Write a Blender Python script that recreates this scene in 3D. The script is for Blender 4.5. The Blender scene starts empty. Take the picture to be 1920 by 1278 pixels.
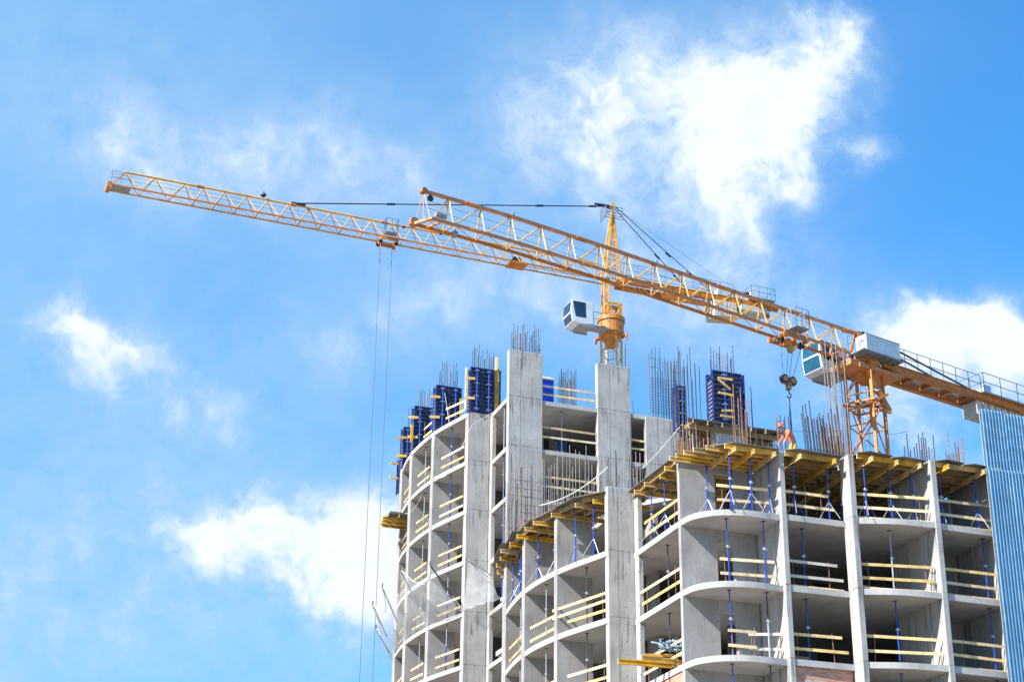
import bpy, math, random
from mathutils import Vector
random.seed(7)
SC = bpy.context.scene
COL = SC.collection
# ------------------------------------------------------------------ camera
FPX = 3209.8; PITCH = math.radians(24.151); ROLL = math.radians(.714); YAW = math.radians(19.193)
FW = Vector((math.sin(YAW)*math.cos(PITCH), math.cos(YAW)*math.cos(PITCH), math.sin(PITCH)))
RT0 = Vector((math.cos(YAW), -math.sin(YAW), 0)); UP0 = RT0.cross(FW)
RT = RT0*math.cos(ROLL)+UP0*math.sin(ROLL); UP = -RT0*math.sin(ROLL)+UP0*math.cos(ROLL)
CP = Vector((0, 0, 1.7))
cam = bpy.data.cameras.new('camera'); cam.sensor_width = 36; cam.lens = 36*FPX/1920; cam.clip_end = 5000
co = bpy.data.objects.new('camera', cam); COL.objects.link(co); SC.camera = co
from mathutils import Matrix
co.matrix_world = Matrix(((RT.x, UP.x, -FW.x, CP.x), (RT.y, UP.y, -FW.y, CP.y), (RT.z, UP.z, -FW.z, CP.z), (0, 0, 0, 1)))
# ------------------------------------------------------------------ exposure
SC.view_settings.view_transform = 'Standard'; SC.view_settings.look = 'None'
SC.view_settings.gamma = 1; SC.view_settings.exposure = 1.02
SUNV = Vector((-.745, -.195, .64)).normalized()          # towards the sun
# ------------------------------------------------------------------ sun
sl = bpy.data.lights.new('sun', 'SUN'); sl.energy = 5.0; sl.angle = math.radians(.5); sl.color = (1, .96, .9)
so = bpy.data.objects.new('sun', sl); COL.objects.link(so)
so.rotation_euler = SUNV.to_track_quat('Z', 'Y').to_euler()
# ------------------------------------------------------------------ world
class NT:
    def __init__(s, tree): s.t = tree
    def n(s, typ, **k):
        nd = s.t.nodes.new(typ)
        for a, v in k.items():
            if a.startswith('i_'):
                key = a[2:]; key = int(key) if key.isdigit() else key
                nd.inputs[key].default_value = v
            else: setattr(nd, a, v)
        return nd
    def l(s, a, b): s.t.links.new(a, b)
    def math(s, op, a, b=None, c=None, clamp=False):
        nd = s.n('ShaderNodeMath', operation=op, use_clamp=clamp)
        for i, v in enumerate((a, b, c)):
            if v is None: continue
            if isinstance(v, (int, float)): nd.inputs[i].default_value = v
            else: s.l(v, nd.inputs[i])
        return nd.outputs[0]
    def mix(s, f, a, b, blend='MIX'):
        nd = s.n('ShaderNodeMix', data_type='RGBA', blend_type=blend)
        for i, v in ((0, f), (6, a), (7, b)):
            if isinstance(v, (int, float)): nd.inputs[i].default_value = v
            elif isinstance(v, tuple): nd.inputs[i].default_value = (*v, 1) if len(v) == 3 else v
            else: s.l(v, nd.inputs[i])
        return nd.outputs[2]
    def ramp(s, f, pts):
        nd = s.n('ShaderNodeValToRGB'); e = nd.color_ramp.elements
        while len(e) < len(pts): e.new(.5)
        for q, (p, c) in zip(e, pts):
            q.position = p; q.color = (c, c, c, 1) if isinstance(c, (int, float)) else (*c, 1)
        s.l(f, nd.inputs[0]); return nd.outputs[0]
W = bpy.data.worlds.new('World'); SC.world = W; W.use_nodes = True
W.node_tree.nodes.clear(); w = NT(W.node_tree)
geo = w.n('ShaderNodeTexCoord').outputs['Generated']
sky = w.n('ShaderNodeTexSky', sky_type='NISHITA'); sky.sun_disc = False
sky.sun_elevation = math.asin(SUNV.z); sky.sun_rotation = math.atan2(SUNV.x, SUNV.y)
sky.air_density = 1.0; sky.dust_density = .6; sky.ozone_density = 3
# clouds: fixed sky directions, expressed on the plane that touches the sky sphere at one direction
def dot(v):
    nd = w.n('ShaderNodeVectorMath', operation='DOT_PRODUCT'); w.l(geo, nd.inputs[0]); nd.inputs[1].default_value = v; return nd.outputs['Value']
df = w.math('MAXIMUM', dot(FW), .05)
cx = w.math('MULTIPLY', w.math('DIVIDE', dot(RT), df), FPX/100)
cy = w.math('MULTIPLY', w.math('DIVIDE', dot(UP), df), FPX/100)
cv = w.n('ShaderNodeCombineXYZ'); w.l(cx, cv.inputs[0]); w.l(cy, cv.inputs[1])
nz1 = w.n('ShaderNodeTexNoise', i_Scale=.8, i_Detail=6., i_Roughness=.55); w.l(cv.outputs[0], nz1.inputs['Vector'])
nz2 = w.n('ShaderNodeTexNoise', i_Scale=.22, i_Detail=2.); w.l(cv.outputs[0], nz2.inputs['Vector'])
def warp(vec, nz, amp):
    a = w.n('ShaderNodeVectorMath', operation='SUBTRACT'); w.l(nz.outputs['Color'], a.inputs[0]); a.inputs[1].default_value = (.5, .5, .5)
    b = w.n('ShaderNodeVectorMath', operation='SCALE'); w.l(a.outputs[0], b.inputs[0]); b.inputs['Scale'].default_value = amp
    c = w.n('ShaderNodeVectorMath', operation='ADD'); w.l(vec, c.inputs[0]); w.l(b.outputs[0], c.inputs[1]); return c.outputs[0]
cvw = warp(warp(cv.outputs[0], nz1, 1.5), nz2, .8)
BL = [  # position (in 1/1920 of the field), radii, turn, density, for crisp clouds
 (1375,185,130,85,8,1.2),(1300,250,95,80,0,1.1),(1440,260,110,130,-20,1.1),(1375,360,75,95,5,1.0),(1400,430,60,60,0,.5),(1530,110,95,85,20,.95),(1570,60,60,50,0,.6),(1240,190,60,50,0,.4),(1500,220,60,70,0,.7),
 (1590,298,80,26,10,.75),(1440,510,70,30,5,.6),(140,625,75,50,-25,1.15),(215,655,95,45,-20,.95),(160,715,50,40,0,.5),(375,760,100,60,0,.95),
 (420,980,120,50,12,1.1),(350,1010,70,25,-10,.9),(530,1030,120,60,-15,.9),(610,1055,130,70,-25,1.0),(700,980,100,60,25,1.0),(755,1020,90,110,0,1.1),(690,1090,90,60,0,.8),
 (600,1120,110,45,-25,.5),(500,950,60,40,0,.6),(1730,610,80,48,5,1.25),(1810,625,100,60,0,1.25),(1890,660,80,70,0,1.2),(1700,640,45,25,0,.7),
 (1800,700,150,60,10,.7),(1700,800,170,110,0,.6),(1800,860,120,80,0,.5),(1400,730,140,70,0,.3),(150,190,95,70,0,.45)]
VE = [  # thin veils
 (150,1150,600,330,0,.3), (1100,260,200,160,0,.4),(980,560,200,80,-15,.25), (1330,260,220,200,0,.5),(600,1020,280,130,-15,.35),(1780,660,230,120,0,.4),(200,670,200,110,-20,.35),
 (650,280,110,100,30,.34),(770,330,80,60,0,.34),(560,270,280,110,-5,.34),(230,240,120,80,0,.25),(380,330,150,70,0,.25),(850,430,260,90,-10,.25),(640,640,120,80,10,.3),(1330,560,200,80,0,.3),(1180,120,150,100,0,.25),(1150,180,260,170,0,.33),(1000,240,100,70,20,.32),(1250,420,220,150,-20,.33),(1050,570,330,110,-10,.36),
 (800,560,140,90,0,.2),(350,320,250,90,-10,.28),(200,230,300,180,0,.22),(100,60,500,200,0,.16),(650,640,220,110,0,.22),(60,1100,500,320,0,.28),(250,470,700,300,0,.13),
 (400,880,400,200,0,.12),(1450,640,260,150,0,.2),(1330,60,330,90,0,.22),(700,1180,300,200,0,.15),(1650,740,300,200,0,.2)]
def blobs(L, vec, g):
    acc = None
    for x, y, rx, ry, a, d in L:
        m = w.n('ShaderNodeMapping', vector_type='TEXTURE')
        m.inputs['Location'].default_value = ((x-960)/100, (639-y)/100, 0)
        m.inputs['Rotation'].default_value = (0, 0, math.radians(a)); m.inputs['Scale'].default_value = (rx*g/100, ry*g/100, 1)
        w.l(vec, m.inputs[0]); t = w.n('ShaderNodeTexGradient', gradient_type='QUADRATIC_SPHERE'); w.l(m.outputs[0], t.inputs[0])
        acc = w.math('MULTIPLY_ADD', t.outputs['Fac'], d, acc if acc is not None else 0.)
    return acc
d1 = blobs(BL, cvw, 2.65); d2 = blobs(VE, cvw, 2.1)
nz3 = w.n('ShaderNodeTexNoise', i_Scale=.9, i_Detail=9., i_Roughness=.6); w.l(cvw, nz3.inputs['Vector'])
fb = w.math('SUBTRACT', nz3.outputs['Fac'], .5)
nz4 = w.n('ShaderNodeTexNoise', i_Scale=2.6, i_Detail=7., i_Roughness=.62); w.l(cvw, nz4.inputs['Vector'])
fb2 = w.math('SUBTRACT', nz4.outputs['Fac'], .5)
fbs = w.math('MULTIPLY_ADD', fb2, .38, fb)
dd = w.math('MULTIPLY_ADD', w.math('MULTIPLY', fbs, w.math('MULTIPLY_ADD', d1, 1.1, .22)), 1.5, d1)
m1 = w.n('ShaderNodeMapRange', interpolation_type='SMOOTHSTEP')
w.l(dd, m1.inputs[0]); m1.inputs[1].default_value = .12; m1.inputs[2].default_value = 1.6
m2 = w.math('MULTIPLY', d2, w.math('MULTIPLY_ADD', fbs, 1.7, 1.0), clamp=True)
cm = w.math('MULTIPLY_ADD', w.math('SUBTRACT', 1., m1.outputs[0]), m2, m1.outputs[0], clamp=True)
hz = w.math('MULTIPLY_ADD', cx, -.03, .38, clamp=True)                      # paler air towards the sun's side
blue = w.mix(1., sky.outputs[0], (.56, 1.72, 2.42), 'MULTIPLY')
blue = w.mix(hz, blue, (2.3, 4.95, 8.3))
ccol = w.ramp(w.math('MULTIPLY', cm, w.math('MULTIPLY_ADD', fbs, .5, 1.)), [(0, (4.7, 6.4, 8.3)), (.45, (4.9, 6.5, 8.3)), (.75, (6.2, 7.5, 8.6)), (1, (7.8, 8.4, 8.8))])
fin = w.mix(cm, blue, ccol)
bg = w.n('ShaderNodeBackground'); bg.inputs[1].default_value = .0605; w.l(fin, bg.inputs[0])
wo = w.n('ShaderNodeOutputWorld'); w.l(bg.outputs[0], wo.inputs[0])
W.cycles.sampling_method = 'MANUAL'; W.cycles.sample_map_resolution = 512

# ------------------------------------------------------------------ geometry helpers
def at(px, py, u=None, v=None, z=None):
    """world point seen at a photo position on the plane u=, v= or z="""
    d = FW+RT*((px-960)/FPX)-UP*((py-639)/FPX)
    i, val = (0, u) if u is not None else (1, v) if v is not None else (2, z)
    return CP+d*((val-CP[i])/d[i])
def rootloc(p):
    while p.parent: p = p.parent
    return Vector(p.location)
class MB:
    def __init__(s): s.v = []; s.f = []
    def add(s, vs, fs):
        b = len(s.v); s.v += [tuple(q) for q in vs]; s.f += [tuple(b+i for i in q) for q in fs]; return s
    def box(s, x0, x1, y0, y1, z0, z1):
        return s.add([(x0,y0,z0),(x1,y0,z0),(x1,y1,z0),(x0,y1,z0),(x0,y0,z1),(x1,y0,z1),(x1,y1,z1),(x0,y1,z1)],
                     [(3,2,1,0),(4,5,6,7),(0,1,5,4),(1,2,6,5),(2,3,7,6),(3,0,4,7)])
    def obox(s, o, ax, ay, az):
        o, ax, ay, az = map(Vector, (o, ax, ay, az)); p = [o, o+ax, o+ax+ay, o+ay]
        return s.add(p+[q+az for q in p], [(3,2,1,0),(4,5,6,7),(0,1,5,4),(1,2,6,5),(2,3,7,6),(3,0,4,7)])
    def bar(s, p, q, wd, h, up=(0, 0, 1)):
        p, q = Vector(p), Vector(q); d = (q-p).normalized(); up = Vector(up)
        if abs(d.dot(up)) > .98: up = Vector((0, 1, 0))
        x = d.cross(up).normalized(); y = x.cross(d).normalized()
        return s.obox(p-x*wd/2-y*h/2, x*wd, y*h, q-p)
    def ibeam(s, p, q, h=.2, fw=.08, ft=.04, wt=.028):
        p, q = Vector(p), Vector(q); z = Vector((0, 0, 1))
        s.bar(p+z*(h/2-ft/2), q+z*(h/2-ft/2), fw, ft); s.bar(p-z*(h/2-ft/2), q-z*(h/2-ft/2), fw, ft)
        return s.bar(p, q, wt, h-2*ft)
    def tube(s, p, q, r, n=6, r2=None, cap=True):
        p, q = Vector(p), Vector(q); r2 = r if r2 is None else r2; d = (q-p).normalized()
        a = Vector((0, 0, 1)) if abs(d.z) < .9 else Vector((1, 0, 0)); x = d.cross(a).normalized(); y = d.cross(x)
        c = [(math.cos(2*math.pi*k/n), math.sin(2*math.pi*k/n)) for k in range(n)]
        vs = [p+(x*i+y*j)*r for i, j in c]+[q+(x*i+y*j)*r2 for i, j in c]
        fs = [(k, (k+1) % n, n+(k+1) % n, n+k) for k in range(n)]
        if cap: fs += [tuple(range(n))[::-1], tuple(range(n, 2*n))]
        return s.add(vs, fs)
    def path(s, pts, r, n=5):
        for a, b in zip(pts, pts[1:]): s.tube(a, b, r, n)
        return s
    def prism(s, poly, z0, z1):
        n = len(poly); vs = [(x, y, z0) for x, y in poly]+[(x, y, z1) for x, y in poly]
        return s.add(vs, [tuple(range(n))[::-1], tuple(range(n, 2*n))]+[(k, (k+1) % n, n+(k+1) % n, n+k) for k in range(n)])
    def lathe(s, c, prof, n=24):
        c = Vector(c); b = []
        for r, z in prof: b += [c+Vector((r*math.cos(2*math.pi*k/n), r*math.sin(2*math.pi*k/n), z)) for k in range(n)]
        m = len(prof); fs = [(j*n+k, j*n+(k+1) % n, (j+1)*n+(k+1) % n, (j+1)*n+k) for j in range(m-1) for k in range(n)]
        return s.add(b, fs+[tuple(range(n))[::-1], tuple(range((m-1)*n, m*n))])
    def build(s, name, mat, parent=None, smooth=False, bevel=0, loc=None):
        me = bpy.data.meshes.new(name)
        off = rootloc(parent) if parent else Vector(loc) if loc is not None else Vector((0, 0, 0))
        me.from_pydata([(a-off.x, b-off.y, c-off.z) for a, b, c in s.v], [], s.f); me.materials.append(mat); me.update()
        o = bpy.data.objects.new(name, me); COL.objects.link(o)
        if parent: o.parent = parent
        elif loc is not None: o.location = off
        if smooth:
            for p in me.polygons: p.use_smooth = True
        if bevel:
            b = o.modifiers.new('bevel', 'BEVEL'); b.width = bevel; b.segments = 2; b.limit_method = 'ANGLE'
        return o
def tag(o, label=None, cat=None, group=None, kind=None):
    if label: o['label'] = label
    if cat: o['category'] = cat
    if group: o['group'] = group
    if kind: o['kind'] = kind
    return o
def thing(name, label, cat, loc, group=None):
    o = bpy.data.objects.new(name, None); COL.objects.link(o); o.location = loc; o.empty_display_size = .3
    return tag(o, label, cat, group)
ORD = ['first', 'second', 'third', 'fourth', 'fifth', 'sixth', 'seventh', 'eighth', 'ninth', 'tenth', 'eleventh', 'twelfth', 'thirteenth', 'fourteenth', 'fifteenth']

# ------------------------------------------------------------------ materials
def mat(name, col, rough=.6, metal=0., var=.12, scale=3., bump=0., spec=.5, extra=None, rnd=0.):
    m = bpy.data.materials.new(name); m.use_nodes = True; t = NT(m.node_tree); b = m.node_tree.nodes['Principled BSDF']
    b.inputs['Roughness'].default_value = rough; b.inputs['Metallic'].default_value = metal; b.inputs['Specular IOR Level'].default_value = spec
    g = t.n('ShaderNodeNewGeometry').outputs['Position']
    nz = t.n('ShaderNodeTexNoise', i_Scale=scale, i_Detail=5.); t.l(g, nz.inputs['Vector'])
    c = t.mix(t.ramp(nz.outputs['Fac'], [(.3, 0), (.7, 1)]), tuple(x*(1-var) for x in col), tuple(min(1, x*(1+var)) for x in col))
    if rnd:
        oi = t.n('ShaderNodeObjectInfo'); hs = t.n('ShaderNodeHueSaturation'); t.l(c, hs.inputs['Color'])
        t.l(t.math('MULTIPLY_ADD', oi.outputs['Random'], rnd*2, 1-rnd), hs.inputs['Value'])
        t.l(t.math('MULTIPLY_ADD', t.math('FRACT', t.math('MULTIPLY', oi.outputs['Random'], 7.3)), rnd*1.6, 1-rnd*1.1), hs.inputs['Saturation']); c = hs.outputs[0]
    if extra: c = extra(t, g, c)
    t.l(c, b.inputs['Base Color'])
    if bump:
        bp = t.n('ShaderNodeBump', i_Strength=bump, i_Distance=.02); t.l(nz.outputs['Fac'], bp.inputs['Height']); t.l(bp.outputs[0], b.inputs['Normal'])
    return m
def mapped(t, g, sc):
    m = t.n('ShaderNodeMapping'); m.inputs['Scale'].default_value = sc; t.l(g, m.inputs[0]); return m.outputs[0]
def conc(name, base, streak=.5, seam=True, dirt=.5):
    m = bpy.data.materials.new(name); m.use_nodes = True; t = NT(m.node_tree); b = m.node_tree.nodes['Principled BSDF']
    b.inputs['Roughness'].default_value = .92; b.inputs['Specular IOR Level'].default_value = .2
    g = t.n('ShaderNodeNewGeometry').outputs['Position']
    n1 = t.n('ShaderNodeTexNoise', i_Scale=.8, i_Detail=6., i_Roughness=.6); t.l(g, n1.inputs['Vector'])
    n2 = t.n('ShaderNodeTexNoise', i_Scale=1., i_Detail=4., i_Roughness=.6); t.l(mapped(t, g, (7, 7, .45)), n2.inputs['Vector'])
    n3 = t.n('ShaderNodeTexNoise', i_Scale=9., i_Detail=5., i_Roughness=.7); t.l(g, n3.inputs['Vector'])
    n4 = t.n('ShaderNodeTexNoise', i_Scale=1.3, i_Detail=3.); t.l(g, n4.inputs['Vector'])
    lo = tuple(x*(1-.30*dirt) for x in base); hi = tuple(min(1, x*1.08) for x in base)
    c = t.mix(t.ramp(n1.outputs['Fac'], [(.32, 0), (.68, 1)]), lo, hi)
    st = t.math('MULTIPLY', t.ramp(n2.outputs['Fac'], [(.5, 0), (.68, 1)]), t.ramp(n4.outputs['Fac'], [(.35, .15), (.65, 1)]))
    c = t.mix(t.math('MULTIPLY', st, streak), c, tuple(x*.52 for x in base))
    c = t.mix(t.math('MULTIPLY', t.ramp(n3.outputs['Fac'], [(.55, 0), (.8, 1)]), .35), c, tuple(x*.6 for x in base))
    if seam:
        sp = t.n('ShaderNodeSeparateXYZ'); t.l(g, sp.inputs[0])
        zz = t.math('ADD', sp.outputs[2], t.math('MULTIPLY', t.math('SUBTRACT', n3.outputs['Fac'], .5), .22))
        md = t.math('MODULO', t.math('ADD', zz, 2.9), 3.)            # pour joints at every slab
        a = t.math('COMPARE', md, .02, .022); b2 = t.math('COMPARE', md, 2.74, .018)
        sm = t.math('MAXIMUM', a, t.math('MULTIPLY', b2, .3)); sm = t.math('MULTIPLY', sm, t.ramp(n2.outputs['Fac'], [(.35, .25), (.6, 1)]))
        c = t.mix(t.math('MULTIPLY', sm, .75), c, (.07, .065, .06))
        top = t.math('GREATER_THAN', md, 2.74); c = t.mix(t.math('MULTIPLY', top, .15), c, tuple(x*.8 for x in base))
        dr = t.math('MULTIPLY', t.ramp(n2.outputs['Fac'], [(.56, 0), (.64, 1)]), t.math('MULTIPLY', t.math('GREATER_THAN', md, 1.7), .55))
        c = t.mix(dr, c, (.12, .115, .11))                           # rust and water runs under each joint
    if seam:      # tie holes and faint board joints left by the shutters
        sp2 = t.n('ShaderNodeSeparateXYZ'); t.l(g, sp2.inputs[0]); xy = t.math('ADD', sp2.outputs[0], sp2.outputs[1])
        fx = t.math('SUBTRACT', t.math('FRACT', t.math('DIVIDE', xy, 1.23)), .5); fz = t.math('SUBTRACT', t.math('FRACT', t.math('DIVIDE', sp2.outputs[2], 1.5)), .4)
        r2 = t.math('ADD', t.math('POWER', t.math('MULTIPLY', fx, 1.23), 2.), t.math('POWER', t.math('MULTIPLY', fz, 1.5), 2.))
        c = t.mix(t.math('MULTIPLY', t.math('LESS_THAN', r2, .0011), .7), c, (.10, .095, .09))
        ln = t.math('LESS_THAN', t.math('ABSOLUTE', t.math('SUBTRACT', t.math('FRACT', t.math('DIVIDE', xy, .615)), .5)), .012)
        c = t.mix(t.math('MULTIPLY', ln, .28), c, tuple(x*.45 for x in base))
        n5 = t.n('ShaderNodeTexVoronoi', i_Scale=.75, feature='F1'); t.l(mapped(t, g, (1, 1, .8)), n5.inputs['Vector'])
        c = t.mix(t.math('MULTIPLY', t.ramp(n5.outputs['Distance'], [(.18, 1), (.3, 0)]), t.math('MULTIPLY', n4.outputs['Fac'], .4)), c, tuple(min(1, x*1.25) for x in base))
    t.l(c, b.inputs['Base Color'])
    bp = t.n('ShaderNodeBump', i_Strength=.35, i_Distance=.03); t.l(n3.outputs['Fac'], bp.inputs['Height']); t.l(bp.outputs[0], b.inputs['Normal'])
    return m
M = {}
def grime(t, g, c):       # cement dust and wet patches on timber
    n = t.n('ShaderNodeTexNoise', i_Scale=3.2, i_Detail=6., i_Roughness=.7); t.l(g, n.inputs['Vector'])
    return t.mix(t.ramp(n.outputs['Fac'], [(.52, 0), (.7, .6)]), c, (.27, .22, .16))
def wear(t, g, c):        # rubbed, greasy and rusty patches on the crane paint
    n = t.n('ShaderNodeTexNoise', i_Scale=2.4, i_Detail=7., i_Roughness=.75); t.l(g, n.inputs['Vector'])
    return t.mix(t.ramp(n.outputs['Fac'], [(.54, 0), (.66, .38)]), c, (.24, .09, .025))
def splash(t, g, c):      # dried concrete on the panels
    n = t.n('ShaderNodeTexNoise', i_Scale=4.5, i_Detail=6., i_Roughness=.75); t.l(g, n.inputs['Vector'])
    return t.mix(t.ramp(n.outputs['Fac'], [(.56, 0), (.68, .7)]), c, (.22, .22, .24))
M['conc'] = conc('concrete_wall', (.445, .432, .412), .85, True, .75)
M['slab'] = conc('concrete_slab', (.455, .442, .425), .35, False, .6)
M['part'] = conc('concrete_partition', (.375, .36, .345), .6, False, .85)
M['dark'] = conc('concrete_interior_shade', (.13, .125, .12), .3, False, .8)  # same concrete darkened: the shade deep in the bays is in the colour
M['blue'] = mat('blue_steel', (.015, .07, .42), .4, .1, .25, 6.)
M['galv'] = mat('galvanised_steel', (.50, .52, .54), .4, .5, .15, 8.)
M['rib'] = mat('splashed_rib', (.05, .065, .12), .6, 0, .7, 9.)
M['joint'] = mat('grey_joint', (.22, .21, .19), .9)  # plain grey of the formwork panel joints
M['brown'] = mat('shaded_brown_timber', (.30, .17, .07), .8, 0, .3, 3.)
M['fblue'] = mat('formwork_frame_blue', (.010, .021, .14), .45, 0, .35, 4., extra=splash)
M['face'] = mat('formwork_face', (.014, .018, .05), .5, 0, .5, 5., extra=splash)
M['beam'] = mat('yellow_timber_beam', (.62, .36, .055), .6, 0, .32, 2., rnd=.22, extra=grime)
M['joist'] = mat('shaded_timber_joist', (.36, .23, .085), .8, 0, .35, 2., rnd=.25, extra=grime)  # beam timber darkened: shade beneath the decks put into the colour
M['beam_end'] = mat('timber_beam_end', (.72, .62, .36), .7, 0, .15, 9.)
M['board'] = mat('pine_board', (.74, .53, .23), .75, 0, .25, 3., rnd=.25, extra=grime)
M['board2'] = mat('weathered_board', (.55, .50, .42), .8, 0, .2, 3.)
M['ply'] = mat('plywood_sheet', (.13, .12, .105), .7, 0, .35, 2., rnd=.3)
M['rebar'] = mat('rebar_steel', (.055, .06, .075), .6, .3, .3, 9.)
M['steel'] = mat('sunlit_grey_steel', (.26, .235, .21), .7, .2, .3, 9.)  # grey-brown bar steel, lightened: sunlight on the bars put into the colour
M['rust'] = mat('rusty_rebar', (.30, .155, .09), .8, .1, .35, 7.)
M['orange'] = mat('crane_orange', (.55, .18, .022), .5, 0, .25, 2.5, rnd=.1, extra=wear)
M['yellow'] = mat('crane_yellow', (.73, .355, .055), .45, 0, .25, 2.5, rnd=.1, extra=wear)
M['ring'] = mat('slewing_ring_paint', (.55, .20, .025), .45, 0, .25, 3.)
M['navy'] = mat('tie_bar_navy', (.02, .035, .07), .5, .2, .2, 4.)
M['white'] = mat('white_paint', (.64, .65, .66), .4, 0, .12, 2.5)
M['railing'] = mat('dark_railing', (.09, .14, .18), .5, .2, .15, 4.)
M['grey'] = mat('grey_paint', (.26, .28, .30), .5, .2, .15, 4.)
M['black'] = mat('black_rubber', (.02, .02, .025), .5, 0, .3, 6.)
M['glass'] = mat('dark_glass', (.02, .035, .07), .08, 0, .2, 2., spec=.8)
M['bglass'] = mat('blue_glass', (.012, .08, .14), .06, 0, .2, 3., spec=.9)
M['rope'] = mat('steel_rope', (.10, .12, .16), .6, .3, .1, 5.)
M['hemp'] = mat('fibre_rope', (.62, .58, .48), .9, 0, .15, 9.)
M['ballast'] = mat('ballast_concrete', (.55, .54, .50), .9, 0, .2, 3.)
M['toilet'] = mat('blue_plastic', (.01, .045, .55), .4, 0, .1, 2.)
M['tarp'] = mat('blue_white_sheeting', (.25, .38, .62), .5, 0, .9, 7.)
M['vest'] = mat('orange_vest', (.85, .20, .10), .8, 0, .15, 9.)
M['helmet'] = mat('red_helmet', (.78, .10, .04), .35, 0, .05, 5.)
M['trous'] = mat('khaki_trousers', (.50, .36, .10), .9, 0, .2, 9.)
M['skin'] = mat('skin', (.50, .25, .16), .6, 0, .05, 9.)
M['dirt'] = mat('bare_earth', (.24, .20, .15), .95, 0, .3, .4, .5)
def corr(t, g, c):
    n = t.n('ShaderNodeTexNoise', i_Scale=1., i_Detail=4.); t.l(mapped(t, g, (9, 1, .25)), n.inputs['Vector'])
    c = t.mix(t.ramp(n.outputs['Fac'], [(.45, 0), (.65, .25)]), c, (.30, .46, .60))
    n = t.n('ShaderNodeTexNoise', i_Scale=.7, i_Detail=5.); t.l(g, n.inputs['Vector'])
    return t.mix(t.ramp(n.outputs['Fac'], [(.58, 0), (.66, .18)]), c, (.42, .55, .66))
M['corr'] = mat('corrugated_blue_steel', (.125, .27, .42), .4, .2, .1, 2., extra=corr)
def brick(t, g, c):
    bt = t.n('ShaderNodeTexBrick', i_Scale=1.); bt.inputs['Brick Width'].default_value = .25; bt.inputs['Row Height'].default_value = .075
    bt.inputs['Mortar Size'].default_value = .012
    for i, q in ((1, (.50, .13, .06, 1)), (2, (.66, .30, .17, 1)), (3, (.40, .36, .32, 1))): bt.inputs[i].default_value = q
    sp = t.n('ShaderNodeSeparateXYZ'); t.l(g, sp.inputs[0]); cb = t.n('ShaderNodeCombineXYZ')
    t.l(t.math('ADD', sp.outputs[0], sp.outputs[1]), cb.inputs[0]); t.l(sp.outputs[2], cb.inputs[1]); t.l(cb.outputs[0], bt.inputs[0])
    return t.mix(.9, c, bt.outputs[0])
M['brick'] = mat('red_brick', (.5, .28, .18), .9, 0, .2, 2., extra=brick)
def netmat():
    m = bpy.data.materials.new('white_netting'); m.use_nodes = True; t = NT(m.node_tree); nt = m.node_tree
    b = nt.nodes['Principled BSDF']; b.inputs['Base Color'].default_value = (.8, .82, .85, 1); b.inputs['Roughness'].default_value = .9
    g = t.n('ShaderNodeNewGeometry').outputs['Position']
    n = t.n('ShaderNodeTexNoise', i_Scale=1.5, i_Detail=4.); t.l(g, n.inputs['Vector'])
    tr = t.n('ShaderNodeBsdfTransparent'); tl = t.n('ShaderNodeBsdfTranslucent'); tl.inputs[0].default_value = (.8, .82, .85, 1)
    a = t.n('ShaderNodeMixShader', i_0=.6); t.l(b.outputs[0], a.inputs[1]); t.l(tl.outputs[0], a.inputs[2])
    x = t.n('ShaderNodeMixShader'); t.l(t.ramp(n.outputs['Fac'], [(.3, .26), (.7, .52)]), x.inputs[0]); t.l(tr.outputs[0], x.inputs[1]); t.l(a.outputs[0], x.inputs[2])
    t.l(x.outputs[0], nt.nodes['Material Output'].inputs[0]); return m
M['net'] = netmat()

# ------------------------------------------------------------------ ground
tag(MB().box(-1500, 1500, -1500, 1500, -.6, 0).build('ground', M['dirt']), kind='structure')

# ------------------------------------------------------------------ the unfinished concrete building
T0 = 39.1; L0 = 27.1; TH = .25
BLD = thing('concrete_building', 'unfinished grey concrete apartment tower with curved open floors and stepped front wing', 'building', (29, 62, 0))
def arc(pts, n=6):      # smooth curve through points (Catmull-Rom)
    P = [Vector(p) for p in pts]; P = [P[0]*2-P[1]]+P+[P[-1]*2-P[-2]]; o = []
    for i in range(1, len(P)-2):
        for k in range(n):
            t = k/n; a, b, c, d = P[i-1:i+3]
            q = .5*((2*b)+(c-a)*t+(2*a-5*b+4*c-d)*t*t+(3*b-a-3*c+d)*t**3); o.append((q.x, q.y))
    return o+[tuple(pts[-1])]
TJ = [(28.45, 89.32), (27.5, 93.05), (27.22, 96.8), (27.55, 100.2), (28.45, 103.2)]
MJ = [(27.82, 66.72), (26.8, 70.35), (26.5, 73.85), (26.95, 77.8), (27.85, 80.9)]
tower_poly = arc(TJ)+[(45, 103.2), (45, 86.08), (29.8, 86.08), (29.8, 89.32)]
BALC = arc([(29.0, 61.75), (29.15, 60.85), (29.72, 60.1), (30.6, 59.7), (31.5, 59.6), (32.5, 59.68)], 5)
wing_poly = [(29.03, 66.72)]+BALC+[(32.6, 59.5), (35.45, 59.45), (35.5, 58.86)]+arc([(35.66, 58.86), (37.2, 58.36), (38.95, 58.2)], 4)+\
    [(39.2, 58.26), (41.9, 58.3), (48, 58.3), (48, 76), (45, 76), (45, 85.9), (29.2, 85.9), (29.2, 80.9)]+arc(MJ)[::-1]
for k in range(13):
    z = T0-3*k
    MB().prism(tower_poly, z-TH, z).build('floor_slab', M['slab'], BLD)
for k in range(1, 9):
    z = L0-3*k
    MB().prism(wing_poly, z-TH, z).build('floor_slab', M['slab'], BLD)
MB().prism([(31.0, 66.95), (33, 66.95), (33, 65.0), (48, 65.0), (48, 75.8), (29.4, 75.8), (29.4, 69)], 26.86, 27.06).build('floor_slab', M['slab'], BLD)
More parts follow.
